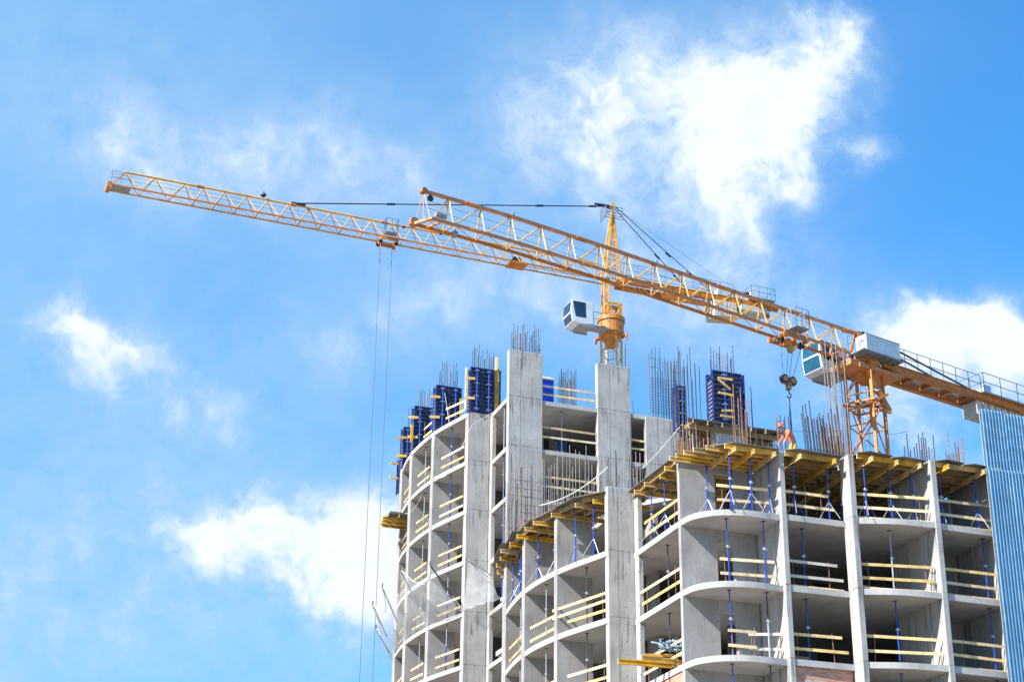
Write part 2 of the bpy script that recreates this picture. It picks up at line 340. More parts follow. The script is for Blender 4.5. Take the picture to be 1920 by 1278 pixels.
MB().prism([(29.4, 75.85), (44.9, 75.85), (44.9, 85.85), (29.4, 85.85)], 26.86, 27.06).build('floor_slab', M['slab'], BLD)
# middle block, two storeys above the wing's top
MB().prism([(34.15, 71.8), (40.2, 71.8), (40.2, 78), (37.4, 78)], 29.85, 30.1).build('floor_slab', M['slab'], BLD)
def wall(name, x0, x1, y0, y1, z0, z1, m='conc', bev=.02):
    return MB().box(x0, x1, y0, y1, z0, z1).build(name, M[m], BLD, bevel=bev)
# tower piers and walls
wall('pier', 28.42, 29.76, 89.26, 89.82, 0, 39.12)
wall('pier', 29.77, 30.02, 88.82, 89.24, 0, 39.05)
wall('pier', 29.79, 31.86, 86.02, 86.4, 0, 42.0)
wall('pier', 35.3, 37.38, 86.02, 86.4, 0, 42.0)
wall('pier', 38.33, 40.56, 86.02, 86.4, 0, 39.02)
wall('pier', 43.0, 45.02, 86.02, 86.4, 0, 39.02)
for x0, x1, y in ((29.95, 31.8, 41.97),): pass
for (u, v) in TJ[1:4]:
    wall('partition_wall', u-.03, u+1.62, v-.05, v+.5, 0, 39.12, 'part')
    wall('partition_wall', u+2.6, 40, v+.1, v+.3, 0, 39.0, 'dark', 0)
wall('partition_wall', 28.42, 45, 103.0, 103.25, 0, 39.12, 'part')
wall('inner_wall', 32.0, 32.2, 90.2, 92.2, 0, 39.0, 'part', 0)
wall('inner_wall', 34.2, 35.3, 91.2, 91.4, 0, 39.0, 'part', 0)
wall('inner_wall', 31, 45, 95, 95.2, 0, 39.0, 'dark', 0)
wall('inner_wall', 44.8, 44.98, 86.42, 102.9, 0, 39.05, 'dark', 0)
wall('inner_wall', 33.2, 33.45, 90.1, 94.9, 0, 39.0, 'part', 0)
# middle wing
wall('pier', 27.8, 29.05, 66.7, 67.08, 0, 27.05)
wall('pier', 29.04, 29.27, 66.25, 66.69, 0, 26.95)
for (u, v) in MJ[1:4]:
    wall('partition_wall', u-.03, u+1.72, v-.04, v+.34, 0, 26.62, 'part')
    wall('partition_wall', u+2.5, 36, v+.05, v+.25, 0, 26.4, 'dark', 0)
wall('partition_wall', 27.85, 30.2, 80.75, 81.0, 0, 26.62, 'part')
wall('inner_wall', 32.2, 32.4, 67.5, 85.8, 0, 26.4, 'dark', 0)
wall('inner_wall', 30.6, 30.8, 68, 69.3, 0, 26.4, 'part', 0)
# right wing: corner wall with doors, short cross walls between the bays
def doorwall(x0, x1, y0, y1, openings, z0, z1, m, step=3.):
    """wall built storey by storey round its openings: (u0, u1, sill, head) above each floor"""
    b = MB(); z = z0
    while z < z1-.5:
        zc = min(z+2.75, z1); x = x0
        for a, c, s, h in openings:
            b.box(x, a, y0, y1, z, zc)
            if h < 2.7: b.box(a, c, y0, y1, z+h, zc)
            if s > 0: b.box(a, c, y0, y1, z, z+s)
            x = c
        b.box(x, x1, y0, y1, z, zc); z += step
    return b.build('door_wall', M[m], BLD)
doorwall(28.985, 32.45, 61.72, 61.95, [(30.62, 31.42, 0, 2.25)], .1, 26.62, 'part')
wall('pier', 32.5, 32.74, 59.46, 63.4, 0, 26.84)
wall('pier', 35.4, 35.67, 58.82, 59.52, 0, 26.84)
wall('pier', 38.94, 39.2, 58.16, 61.6, 0, 26.84)
wall('pier', 41.95, 42.2, 58.3, 61.6, 0, 26.84)
doorwall(39.2, 41.95, 61.4, 61.6, [(39.35, 41.0, 0, 2.1)], .1, 26.4, 'part')
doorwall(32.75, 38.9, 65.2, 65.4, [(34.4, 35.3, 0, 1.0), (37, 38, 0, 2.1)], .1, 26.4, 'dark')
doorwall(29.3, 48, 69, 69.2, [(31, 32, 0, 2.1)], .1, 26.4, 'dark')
wall('inner_wall', 42.0, 42.2, 61.65, 75.7, 0, 26.4, 'dark', 0)  # cross wall added to limit the light reaching the bays
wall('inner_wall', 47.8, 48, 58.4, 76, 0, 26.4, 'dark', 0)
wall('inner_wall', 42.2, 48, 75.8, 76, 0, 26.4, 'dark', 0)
# middle block walls that rise above the wing's deck
wall('pier', 35.67, 37.45, 71.76, 72.2, 26, 32.95)
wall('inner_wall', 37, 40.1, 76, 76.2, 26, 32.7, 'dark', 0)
# joint strips on the broad piers (formwork panel edges)
jb = MB()
for x, y, z0, z1 in ((30.5, 86.014, 0, 42), (36.05, 86.014, 0, 42), (39.1, 86.014, 0, 39), (39.95, 86.014, 0, 39), (28.25, 66.694, 0, 27)):
    jb.box(x, x+.014, y, y+.01, z0, z1)
jb.build('panel_joint', M['joint'], BLD)
# brick infill under the lowest floors in view
bw = MB(); bw.box(29.06, 29.2, 61.98, 66.2, 15.12, 17.84).build('brick_infill', M['brick'], BLD)
bw = MB(); bw.box(32.76, 33.3, 59.6, 59.85, 15.12, 17.2).box(34.9, 35.38, 59.6, 59.85, 15.12, 17.2).box(32.76, 35.38, 59.6, 59.85, 17.2, 17.84)
bw.box(33.3, 34.9, 59.6, 59.85, 15.12, 15.5); bw.build('brick_infill', M['brick'], BLD)
MB().box(33.2, 35.0, 59.56, 59.6, 17.12, 17.32).build('lintel', M['slab'], BLD)

# ------------------------------------------------------------------ formwork decks: plywood on yellow beams on props
def plywood(label, poly, z=26.85, th=.03):
    c = (sum(p[0] for p in poly)/len(poly), sum(p[1] for p in poly)/len(poly), z-th)
    o = MB().prism(poly, z-th, z).build('plywood_sheet', M['ply'], None, loc=c)
    return tag(o, label, 'plywood', 'plywood decking of the unfinished top floor')
NB = [0]
def beam(p, q, label, z=None, h=.2):
    p, q = Vector(p), Vector(q)
    t = thing('timber_beam', label, 'timber beam', (p+q)/2, 'yellow timber formwork beams')
    b = MB().ibeam(p, q, h); d = (q-p).normalized()
    bo = b.build('beam_body', M['joist' if 'joist' in label and 'first from the front' not in label else 'beam'], t)  # front joist keeps the lit yellow, deeper ones get the painted shade
    e = MB(); e.ibeam(p-d*.006, p-d*.001, h); e.ibeam(q+d*.001, q+d*.006, h); e.build('beam_end', M['beam_end'], bo)
    return t
def prop(x, y, z0, z1, label, tripod=False, mt='blue', top='blue', lean=(0, 0)):
    t = thing('steel_prop', label, 'steel prop', (x, y, z0), 'adjustable steel props')
    a = Vector((x, y, z0)); b = Vector((x+lean[0], y+lean[1], z1)); m = a+(b-a)*.56
    ot = MB().tube(a, m, .036, 8).build('outer_tube', M[mt], t)
    it = MB().tube(m, b, .026, 8).build('inner_tube', M[top], t)
    MB().tube(m-Vector((0, 0, .04)), m+Vector((0, 0, .07)), .06, 8).bar(m+Vector((-.1, -.03, 0)), m+Vector((.1, -.03, 0)), .03, .03).build('collar', M['galv'], ot)
    MB().box(b.x-.08, b.x+.08, b.y-.08, b.y+.08, z1-.012, z1).build('head_plate', M['rebar'], it); MB().box(x-.07, x+.07, y-.07, y+.07, z0, z0+.012).build('base_plate', M['rebar'], ot)
    if tripod:
        r0 = random.random()*2
        for k in range(3):
            an = r0+k*2.1; e = a+Vector((.5*math.cos(an), .5*math.sin(an), .02))
            MB().tube(a+Vector((0, 0, .85)), e, .016, 5).build('tripod_leg', M['galv' if k else 'blue'], t)
    return t
PZ = 26.63; SZ = 26.72          # beam centre heights: secondaries 26.72, primaries 26.51
def place_u(px, py, z): return at(px, py, z=z)
# balcony bay (round corner)
us = [30.05, 29.42, 29.05, 28.82, 28.66, 28.55]
for i, (v, u) in enumerate(zip([59.52, 59.96, 60.4, 60.84, 61.28, 61.68], us)):
    beam((u, v, SZ), (32.46, v, SZ), 'yellow beam poking out left under the rounded corner deck, %s from the front' % ORD[i])
for i, v in enumerate([62.3, 63.2, 64.1, 65, 65.9]):
    pass
for i, (u, v0) in enumerate([(30.35, 59.15), (31.2, 59.12), (32.15, 59.1)]):
    beam((u, v0, PZ-.12), (u, 61.66, PZ-.12), 'yellow beam pointing at the viewer under the corner deck, %s from the left' % ORD[i])
plywood('dark plywood sheet over the rounded front corner of the wing, widest one there', [(29.35, 61.7), (29.05, 60.9), (29.75, 59.95), (30.3, 59.28), (32.48, 59.3), (32.48, 61.7)])
for i, (u, v) in enumerate([(30.0, 61.2), (30.35, 59.75), (31.2, 61.3), (31.35, 59.85), (31.98, 61.25), (32.25, 59.95)]):
    prop(u, v, 24.1, PZ-.225, 'blue prop %s under the rounded corner deck, %s from the left' % ('at the front' if v < 60.5 else 'at the back', ORD[i//2]), v < 60.6 or i == 0)
# side bay between corner wall and the recessed pier
for i, v in enumerate([62.35, 63.35, 64.5, 65.6]):
    beam((28.62 if i != 1 else 28.85, v, PZ-.12), (33.5, v, PZ-.12), 'yellow beam end jutting left from the side bay, %s from the front' % ORD[i])
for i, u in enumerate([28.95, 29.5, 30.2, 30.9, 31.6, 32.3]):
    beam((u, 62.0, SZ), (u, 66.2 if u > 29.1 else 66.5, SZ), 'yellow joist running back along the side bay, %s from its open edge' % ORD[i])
plywood('long plywood sheet over the side bay beside the recessed pier', [(28.72, 62.1), (28.72, 66.6), (33, 66.6), (33, 62.1)])
for i, (u, v, c) in enumerate([(29.25, 65.2, 'blue'), (29.2, 63.7, 'blue'), (30.6, 63.8, 'blue'), (30.7, 65.3, 'blue')]):
    prop(u, v, 24.1, PZ-.225, 'blue prop under the side bay beams, %s of the four from the recessed pier' % ORD[i], i < 2)
# bays along the front
BAYS = [('first straight bay', 32.76, 35.38, 59.3, [33.25, 34.85]), ('wide bowed bay', 35.69, 38.92, 58.5, [36.15, 37.35, 38.45]),
        ('bay by the corrugated sheets', 39.22, 41.93, 58.2, [39.6, 41.35])]
for bi, (nm, u0, u1, vf, pr) in enumerate(BAYS):
    for i in range(13):
        v = vf+.12+i*.52
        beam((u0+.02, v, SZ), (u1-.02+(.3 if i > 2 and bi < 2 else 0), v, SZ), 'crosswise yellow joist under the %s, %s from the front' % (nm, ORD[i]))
    for i, u in enumerate(pr):
        beam((u, vf-.38, PZ-.12), (u, vf+6.6, PZ-.12), 'forward pointing yellow beam under the %s, %s from the left' % (nm, ORD[i]))
        prop(u+.02, vf+.42, 24.1, PZ-.225, 'blue tripod prop in front under the %s, %s from the left' % (nm, ORD[i]), True)
        prop(u+.1, vf+2.5, 24.1, PZ-.225, 'prop deep inside the %s, %s from the left' % (nm, ORD[i]), False, 'galv' if i == 1 else 'blue', 'galv')
    n = 2 if bi != 0 else 1
    e = (u1-u0)/n
    for i in range(n):
        a, b = u0+i*e+.01, u0+(i+1)*e-.01
        dv = -.18 if i == 0 else -.05
        plywood('plywood sheet on the beams of the %s, %s' % (nm, ['left half', 'right half'][i] if n > 1 else 'full width'), [(a, vf-.05), (a+.35, vf-.28+dv*.3), (b-.05, vf-.2), (b, vf+1.15)]+([(b+.32, vf+1.15), (b+.32, vf+6.9)] if u1-b < .1 else [(b, vf+6.9)])+[(a, vf+6.9)])
# curved side of the middle wing
DK = [(27.75, 66.9), (27.0, 68.1), (26.55, 69.8), (26.2, 71.8), (26.1, 73.8), (26.2, 75.8), (26.55, 77.8), (27.1, 79.8)]
for i in range(len(DK)-1):
    (a, b), (c, d) = DK[i], DK[i+1]
    z = 26.85+(.012 if i % 2 else 0)
    plywood('plywood sheet over the curved bays of the middle wing, %s from the near end' % ORD[i], [(a-.1+random.uniform(-.2, .08), b), (c-.1+random.uniform(-.16, .14), d+.03), (c+2.6, d+.03), (a+2.2, b)], z)
for i, v in enumerate([67.45, 68.25, 69.9, 71.3, 72.3, 73.5, 74.8, 76.0, 77.2, 78.4, 79.5]):
    f = [p for p in DK]; u = None
    for (a, b), (c, d) in zip(DK, DK[1:]):
        if b <= v <= d: u = a+(c-a)*(v-b)/(d-b)
    beam((u-.12+random.uniform(-.22, .2), v, PZ-.12), (u+2.9, v+random.uniform(-.08, .08), PZ-.12), 'yellow beam jutting out under the curved deck, %s from the near end' % ORD[i])
for i in range(len(DK)-1):
    (a, b), (c, d) = DK[i], DK[i+1]
    for j, o in enumerate((.22, .8, 1.4, 2.0)):
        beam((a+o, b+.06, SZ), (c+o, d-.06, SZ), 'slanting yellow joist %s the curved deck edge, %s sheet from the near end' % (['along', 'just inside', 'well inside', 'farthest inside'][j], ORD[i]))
for i, (u, v, c) in enumerate([(27.6, 67.9, 'blue'), (27.25, 69.2, 'blue'), (27.15, 71.6, 'blue'), (26.85, 73.0, 'blue'), (26.85, 75.4, 'blue'), (26.95, 75.9, 'blue'), (27.0, 77.0, 'blue')]):
    prop(u, v, 24.1, PZ-.225, 'blue tripod prop under the curved deck, %s from the near end' % ORD[i], True, c, 'blue')

# deck of the middle block
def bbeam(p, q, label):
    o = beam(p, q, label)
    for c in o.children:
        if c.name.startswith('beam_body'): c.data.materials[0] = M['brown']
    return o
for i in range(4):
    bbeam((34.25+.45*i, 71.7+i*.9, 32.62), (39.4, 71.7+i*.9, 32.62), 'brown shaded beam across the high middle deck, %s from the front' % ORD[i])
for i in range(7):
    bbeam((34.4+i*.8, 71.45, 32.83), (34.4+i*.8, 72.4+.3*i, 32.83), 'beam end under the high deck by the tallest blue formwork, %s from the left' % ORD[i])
plywood('plywood sheet of the high middle deck behind the tallest blue formwork', [(34.1, 71.45), (39.6, 71.45), (39.6, 75.2), (36.2, 75.2)], 32.97)
for i, u in enumerate([34.7, 38.1, 38.9, 39.4]):
    prop(u, 72.2, 30.1, 32.5, 'prop under the high middle deck, %s from the left' % ORD[i], False, 'rust' if i % 2 else 'galv', 'galv')
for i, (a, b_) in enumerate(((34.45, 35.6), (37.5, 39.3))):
    o = MB().box(a, b_, 73.4, 73.46, 30.12, 32.5).build('dark_backing', M['brown'], None, loc=(a, 73.4, 30.12)); tag(o, 'added dark brown backing sheet under the high middle deck, %s of the grey pier' % ['left', 'right'][i], 'backing sheet')  # added dark sheets standing in for the shaded space under the deck

# small overhanging timber platform far left on the tower
PF = at(727, 972, v=99.2)
for i in range(3):
    z = PF.z-.15+.0*i
    beam((25.9+.15*i, 98.4+i*.7, 35.05), (28.6, 98.4+i*.7, 35.05), 'yellow beam of the small platform jutting left from the tower, %s from the front' % ORD[i])
for i in range(2):
    beam((26.2+.7*i, 98.2, 35.27), (26.2+.7*i, 100.1, 35.27), 'short yellow cross beam of the small platform jutting left from the tower, %s' % ['outer one', 'inner one'][i])
plywood('dark plywood stack on the small platform jutting left from the tower', [(26.3, 98.2), (28.0, 98.2), (28.0, 100.1), (26.5, 100.1)], 35.5, .12)

# ------------------------------------------------------------------ guard rails
def rail(p, q, z, label, hs=(.5, 1.0), posts=(.12, .88), m='board', offs=(0, 0), toe=False):
    p, q = Vector((*p, z)), Vector((*q, z))
    t = thing('guard_rail', label, 'guard rail', (p+q)/2, 'wooden guard rails along the slab edges')
    for i, h in enumerate(hs):
        a, b = (p, q) if i == 0 else (p+(q-p)*offs[0], q+(q-p)*offs[1])
        MB().bar(a+Vector((0, 0, h+random.uniform(-.03, .03))), b+Vector((0, 0, h+random.uniform(-.03, .03))), .03, .12).build('rail_board', M[m], t)
    if toe: MB().bar(p+Vector((0, 0, .07)), q+Vector((0, 0, .07)), .03, .1).build('toe_board', M['board'], t)
    n = Vector((-(q-p).y, (q-p).x, 0)).normalized()*.035
    for f in posts:
        b = p+(q-p)*f; MB().tube(b+n, b+n+Vector((random.uniform(-.06, .06), 0, 1.25)), .014, 5).build('post', M['rust'], t)
    return t
TW = ['top', 'second', 'third', 'fourth', 'fifth', 'sixth', 'seventh']
def between(J, i, f, ins=.12):
    a, b = Vector(J[i]), Vector(J[i+1]); p = a+(b-a)*f
    cc = Vector((34, (J[0][1]+J[-1][1])/2)); bul = 4*f*(1-f)*.12
    d = (cc-p).normalized(); p = p+d*(ins-bul); return (p.x, p.y)
for k in range(1, 6):
    for i in range(4):
        if i == 3 and k > 3: continue
        rail(between(TJ, i, .12 if i == 0 else .2), between(TJ, i, .78 if i == 0 else .72), T0-3*k,
             'yellow guard rail on the tower, %s open floor down, %s curved cell from right' % (ORD[k-1], ORD[i]), (.4, .98), (.3, .75))
        f = .55
        x, y = between(TJ, i, f, .4)
        prop(x, y, T0-3*k, T0-3*k+2.75, '%s prop in the tower, %s open floor down, %s curved cell from right' % ('blue' if i == 0 else 'pale grey', ORD[k-1], ORD[i]), False, 'blue' if i == 0 else 'galv', 'blue' if i == 0 and k < 4 else 'galv')
for k in range(1, 5):
    prop(29.95, 87.2, T0-3*k, T0-3*k+2.75, '%s prop in the narrow tower recess, %s open floor down' % ('grey' if k % 2 else 'blue', ORD[k-1]), False, 'galv' if k == 1 else 'blue', 'galv' if k == 1 else 'blue')
rail((31.9, 86.25), (35.28, 86.25), 39.1, 'pale wooden guard rail on the tower roof between the two tall piers', (.5, 1.0), (.85,), offs=(0, -.03))
rail((31.9, 86.2), (35.28, 86.2), 36.1, 'yellow guard rail across the wide opening between the two tall piers', (.85, 1.4), ())
rail((37.42, 86.2), (38.3, 86.2), 36.1, 'short guard rail across the narrow opening right of the second tall pier', (.85, 1.4), ())
rail((31.9, 86.2), (35.28, 86.2), 33.1, 'guard rail behind the rebar forest between the two tall piers', (.85, 1.45), ())
prop(33.3, 86.7, 36.1, 38.85, 'pale thin prop in the wide opening between the two tall piers', False, 'galv', 'galv')
prop(28.3, 92.4, 39.1, 41.6, 'pale slanting prop leaning against the second blue panel on the tower roof', False, 'galv', 'galv', (-.35, .3))
rail((28.4, 89.8), (27.75, 91.6), 39.1, 'yellow guard rail on the tower roof below the second blue panel', (.35, .9), (.8,))
rail((27.6, 93.9), (27.45, 95.2), 39.1, 'short yellow guard rail on the tower roof below the third blue panel', (.35, .9), (.8,))
for k in range(1, 5):
    z = L0-3*k
    if k > 1:
        rail(between(MJ, 0, .05), between(MJ, 0, .8), z, 'long guard rail, %s floor down in middle wing, nearest curved cell' % ORD[k-1], (.4, .78, 1.15) if k == 2 else (.45, .98), (.08, .5), offs=(0, .4) if k == 2 else (0, 0))
        for i in (1, 2, 3):
            rail(between(MJ, i, .1), between(MJ, i, .85), z, 'guard rail, %s floor down in middle wing, %s curved cell from near end' % (ORD[k-1], ORD[i]), (.35, .95), (.3, .8))
            x, y = between(MJ, i, .45, .35); prop(x, y, z, z+2.75, 'pale prop, %s floor down in middle wing, %s curved cell from near end' % (ORD[k-1], ORD[i]), False, 'galv', 'galv')
        x, y = between(MJ, 0, .5, .5); prop(x, y, z, z+2.75, 'thin grey prop, %s floor down in the middle wing, nearest curved cell' % ORD[k-1], False, 'rebar', 'rebar')
    nm = ['top', 'second', 'third', 'fourth'][k-1]
    # side bay
    rail((29.12, 62.2), (29.12, 66.1 if k != 1 else 65.5), z, 'pale guard rail in the side bay left of the corner wall, %s open floor' % nm, (.5, 1.05), (.1, .85), offs=(0, .06))
    # balcony
    if k == 1:
        rail((30.0, 60.3), (32.2, 59.98), z, 'yellow guard rail behind the blue props of the rounded balcony', (.55, 1.15), (.1, .9))
    elif k == 2:
        rail((30.05, 60.35), (32.3, 59.95), z, 'warm yellow guard rail on the rounded balcony, one floor below the corner deck', (.45, 1.05), (.1, .85))
    elif k == 3:
        rail((30.2, 60.2), (31.35, 60.0), z, 'short left guard rail on the rounded balcony of the third open floor', (.45, 1.05), (.15, .9))
        rail((31.2, 60.4), (32.4, 59.9), z, 'weathered right guard rail on the rounded balcony of the third open floor', (.45, 1.05), (.1, .9), 'board2')
    if k > 1:
        prop(30.4, 60.25, z, z+2.75, 'blue prop on the rounded balcony, %s open floor, left one' % nm, lean=(-.05, 0))
        prop(31.9, 60.0, z, z+2.75, '%s prop on the rounded balcony, %s open floor, right one' % ('blue' if k == 2 else 'grey', nm), False, 'blue' if k == 2 else 'galv', 'blue' if k == 2 else 'rebar')
    rail((32.8, 59.75), (35.3 if k != 1 else 35.1, 59.7), z, '%s guard rail in the first straight bay, %s open floor' % ('weathered' if k == 2 else 'yellow', nm), (.5, 1.1), (.1, .75), 'board2' if k == 2 else 'board', offs=(0, -.1), toe=k == 2)
    rail((35.75, 59.0), (38.85, 58.45), z, 'yellow guard rail in the wide bowed bay, %s open floor' % nm, (.5, 1.1), (.1, .88), toe=k < 3)
    rail((39.25, 58.55), (41.9, 58.55), z, 'yellow guard rail beside the corrugated sheets, %s open floor' % nm, (.55, 1.15), (.25,), offs=(0, 0), toe=True)
    if k > 1:
        prop(33.85, 60.3, z, z+2.75, 'blue prop in the first straight bay, %s open floor' % nm)
        prop(37.35, 59.2, z, z+2.75, '%s prop in the wide bowed bay, %s open floor' % ('pale grey' if k == 2 else 'blue', nm), False, 'galv' if k == 2 else 'blue', 'galv' if k == 2 else 'blue')
        prop(41.55, 58.75, z, z+2.75, 'blue prop half hidden behind the corrugated sheets, %s open floor' % nm)
        prop(29.6, 64.4, z, z+2.75, 'dark thin prop in the side bay left of the corner wall, %s open floor' % nm, False, 'rebar', 'rebar')

# leaning boards against the third pier
for i, x in enumerate((38.6, 38.75)):
    o = MB().bar((x, 58.5, 21.12), (x+.28, 58.62, 22.3+.2*i), .03, .12).build('leaning_board', M['board2'], None, loc=(x, 58.5, 21.1))
    tag(o, 'grey board leaning on the pier of the wide bowed bay, %s one' % ['shorter', 'taller'][i], 'board', 'boards leaning on a pier')

# timber stack sticking out at the bottom of the side bay
for i, (p, q, h) in enumerate([((26.95, 63.75, 18.42), (29.3, 63.65, 18.42), .2), ((27.7, 63.1, 18.5), (30.4, 63.3, 18.5), .2), ((27.5, 64.6, 18.66), (30.6, 64.2, 18.66), .2), ((28.2, 64.0, 18.85), (30.5, 63.2, 18.85), .1)]):
    beam(p, q, ['bright yellow beam sticking out farthest at the bottom of the side bay', 'yellow beam lying in front of the stack at the bottom of the side bay',
                'pale yellow beam on the upper row of the stack at the bottom of the side bay', 'thin timber lying askew on top of the stack at the bottom of the side bay'][i], h=h)
tb = MB()
for k in range(46):
    a = Vector((29.0+random.uniform(-.45, .75), 63.2+random.uniform(-.35, .4), 18.98+random.uniform(0, .38)))
    b = a+Vector((random.uniform(-.4, .4), random.uniform(-.3, .3), random.uniform(-.12, .12))); tb.tube(a, b, random.uniform(.02, .05), 5, random.uniform(.02, .05))
tag(tb.build('sheeting_bundle', M['tarp'], None, loc=(29, 63.2, 18.95)), 'tangled blue and white sheeting bundle lying on the timber stack', 'bundle')

# ------------------------------------------------------------------ blue wall formwork
def formwork(u0, u1, v, z0, z1, label, th=.28, face_front=True, ribs=11, walers=(.25, .75), extra=True):
    """two framed panels clamping a wall about to be cast"""
    t = thing('wall_formwork', label, 'wall formwork', ((u0+u1)/2, v, z0), 'blue wall formwork panels on the roofs')
    for s in (0, 1):
        y = v+s*(th+.12)
        fr = MB()
        for x in (u0, u1-.07): fr.box(x, x+.07, y-.06, y+.06, z0, z1)
        fr.box(u0+.07, u1-.07, y-.06, y+.06, z0, z0+.07).box(u0+.07, u1-.07, y-.06, y+.06, z1-.07, z1)
        pf = fr.build('panel_frame', M['fblue'], t)
        MB().box(u0+.075, u1-.075, y-.01, y+.04, z0+.072, z1-.072).build('panel_face', M['face'], pf)
        if s == 0:
            rb = MB()
            for k in range(1, ribs):
                z = z0+(z1-z0)*k/ribs; rb.box(u0+.075, u1-.075, y-.055, y-.012, z-.018, z+.018)
            for f in (.5,): rb.box(u0+(u1-u0)*f-.02, u0+(u1-u0)*f+.02, y-.062, y-.056, z0+.08, z1-.08)
            rb.build('panel_rib', M['rib'], pf)
            for f in walers:
                x = u0+(u1-u0)*f; ps = MB().tube((x, y-.15, z0+.02), (x, y-.15, z1-.15), .05, 8).build('push_strut', M['blue'], t)
                for k in range(4): zz = z0+.15+(z1-z0-.4)*k/3; MB().box(x-.12, x+.12, y-.2, y-.063, zz, zz+.035).build('clamp', M['galv'], ps)
    e = MB()                                         # end face with punched holes
    n = 12
    for k in range(n):
        z = z0+.08+(z1-z0-.16)*k/n; e.box(u0-.012, u0+.03, v+.07, v+th+.05, z, z+(z1-z0)/n*.5)
    e.build('end_panel', M['fblue'], t)
    MB().box(u0+.02, u1-.02, v+.1, v+th, z0, z1-.5).build('concrete_core', M['part'], t)
    if extra:
        for k, f in enumerate((.28, .72)):
            z = z0+(z1-z0)*f
            MB().bar((u0-.35, v-.02, z), (u0+.25, v-.12, z+.02), .09, .16).build('timber_brace', M['beam'], t)
    return t
f1 = formwork(28.5, 30.0, 89.3, 39.15, 42.0, 'tall blue formwork on the tower roof nearest the first tall pier', .4)
MB().box(30.02, 30.3, 89.3, 89.4, 39.3, 42.2).build('timber_post', M['beam'], f1)
MB().box(30.35, 30.42, 89.3, 89.75, 39.15, 42.05).build('side_panel', M['fblue'], f1)
MB().box(30.06, 30.2, 89.2, 89.29, 42.0, 42.85).build('timber_post', M['board'], f1)
MB().box(28.2, 28.32, 89.2, 89.4, 39.2, 41.9).build('timber_post', M['board2'], f1)
f2 = formwork(27.5, 29.15, 93.05, 39.15, 42.15, 'wide blue formwork on the tower roof, second from the tall pier', .45)
MB().box(29.0, 29.14, 92.85, 92.95, 39.6, 41.4).build('timber_post', M['beam'], f2)
f3 = formwork(27.22, 28.7, 96.8, 39.15, 42.15, 'blue formwork on the tower roof, third from the tall pier', .45)
MB().box(27.0, 27.14, 96.6, 96.7, 39.6, 40.8).build('timber_post', M['beam'], f3)
f4 = formwork(27.5, 28.6, 100.2, 39.15, 42.0, 'blue formwork on the tower roof, farthest one at the left end', .45)
# low hanging bracket panel at the far left corner
t = thing('hanging_formwork', 'narrow dark formwork hanging over the far left edge of the tower roof', 'wall formwork', (27.9, 101.5, 38.2))
MB().box(27.7, 27.8, 101.3, 101.9, 38.0, 40.2).build('panel_face', M['face'], t)
MB().box(27.62, 27.695, 101.3, 101.36, 37.9, 40.3).box(27.62, 27.695, 101.84, 101.9, 37.9, 40.3).box(27.62, 27.695, 101.36, 101.84, 38.0, 38.06).box(27.62, 27.695, 101.36, 101.84, 39.2, 39.26).build('panel_frame', M['fblue'], t)
MB().bar((27.1, 101.5, 38.9), (27.62, 101.5, 38.9), .1, .14).bar((27.1, 101.5, 39.9), (27.62, 101.5, 39.9), .1, .14).build('timber_brace', M['beam'], t)
F5 = formwork(35.6, 37.25, 71.6, 33.0, 35.8, 'tallest blue formwork standing on the middle pier above the wing', .55, walers=(.38,), extra=False)
tb = MB()
for z, a, b in ((35.3, .05, 0), (34.5, .05, -.05), (33.55, .2, .08), (33.28, .1, -.02)): tb.bar((35.75+a, 71.32, z), (36.6, 71.3, z+b), .08, .1)
tb.bar((35.8, 71.3, 35.2), (36.45, 71.3, 34.75), .08, .1); tb.build('timber_brace', M['beam'], F5)
MB().box(37.3, 37.37, 71.5, 72.2, 33.0, 35.75).build('side_panel', M['fblue'], F5)
formwork(34.95, 35.5, 74.5, 33.6, 36.0, 'small blue formwork left behind the tallest one on the middle block', .3, walers=(.5,), extra=False)
# row of low blue panels far back on the tower roof
for i, u in enumerate([34.3, 34.9, 37.9, 38.6, 39.3, 40.0, 40.7]):
    z1 = 39.75
    t = thing('low_formwork', 'low dark blue panel lying along the tower roof edge, %s from the left' % ORD[i], 'wall formwork', (u, 88, 39.1), 'low blue panels along the tower roof')
    MB().box(u, u+.5, 88, 88.06, 39.1, z1).build('panel_face', M['fblue'], t); MB().box(u, u+.08, 87.93, 87.995, 39.1, z1+.04).box(u+.42, u+.5, 87.93, 87.995, 39.1, z1+.04).build('panel_frame', M['fblue'], t)

# portable toilet on the tower roof
t = thing('portable_toilet', 'bright blue portable toilet on the tower roof beside the first tall pier', 'portable toilet', (32.6, 88.6, 39.1))
MB().box(32.3, 33.42, 88.3, 89.4, 39.1, 41.45).build('cabin', M['toilet'], t, bevel=.03)
rb = MB()
for k in range(9): rb.box(32.4, 33.32, 88.27, 88.298, 39.4+k*.2, 39.45+k*.2)
rb.build('door_rib', M['toilet'], t)
MB().prism([(32.23, 88.22), (33.49, 88.22), (33.49, 89.48), (32.23, 89.48)], 41.45, 41.55).box(32.35, 33.35, 88.34, 89.36, 41.55, 41.67).build('roof', M['white'], t, bevel=.03)

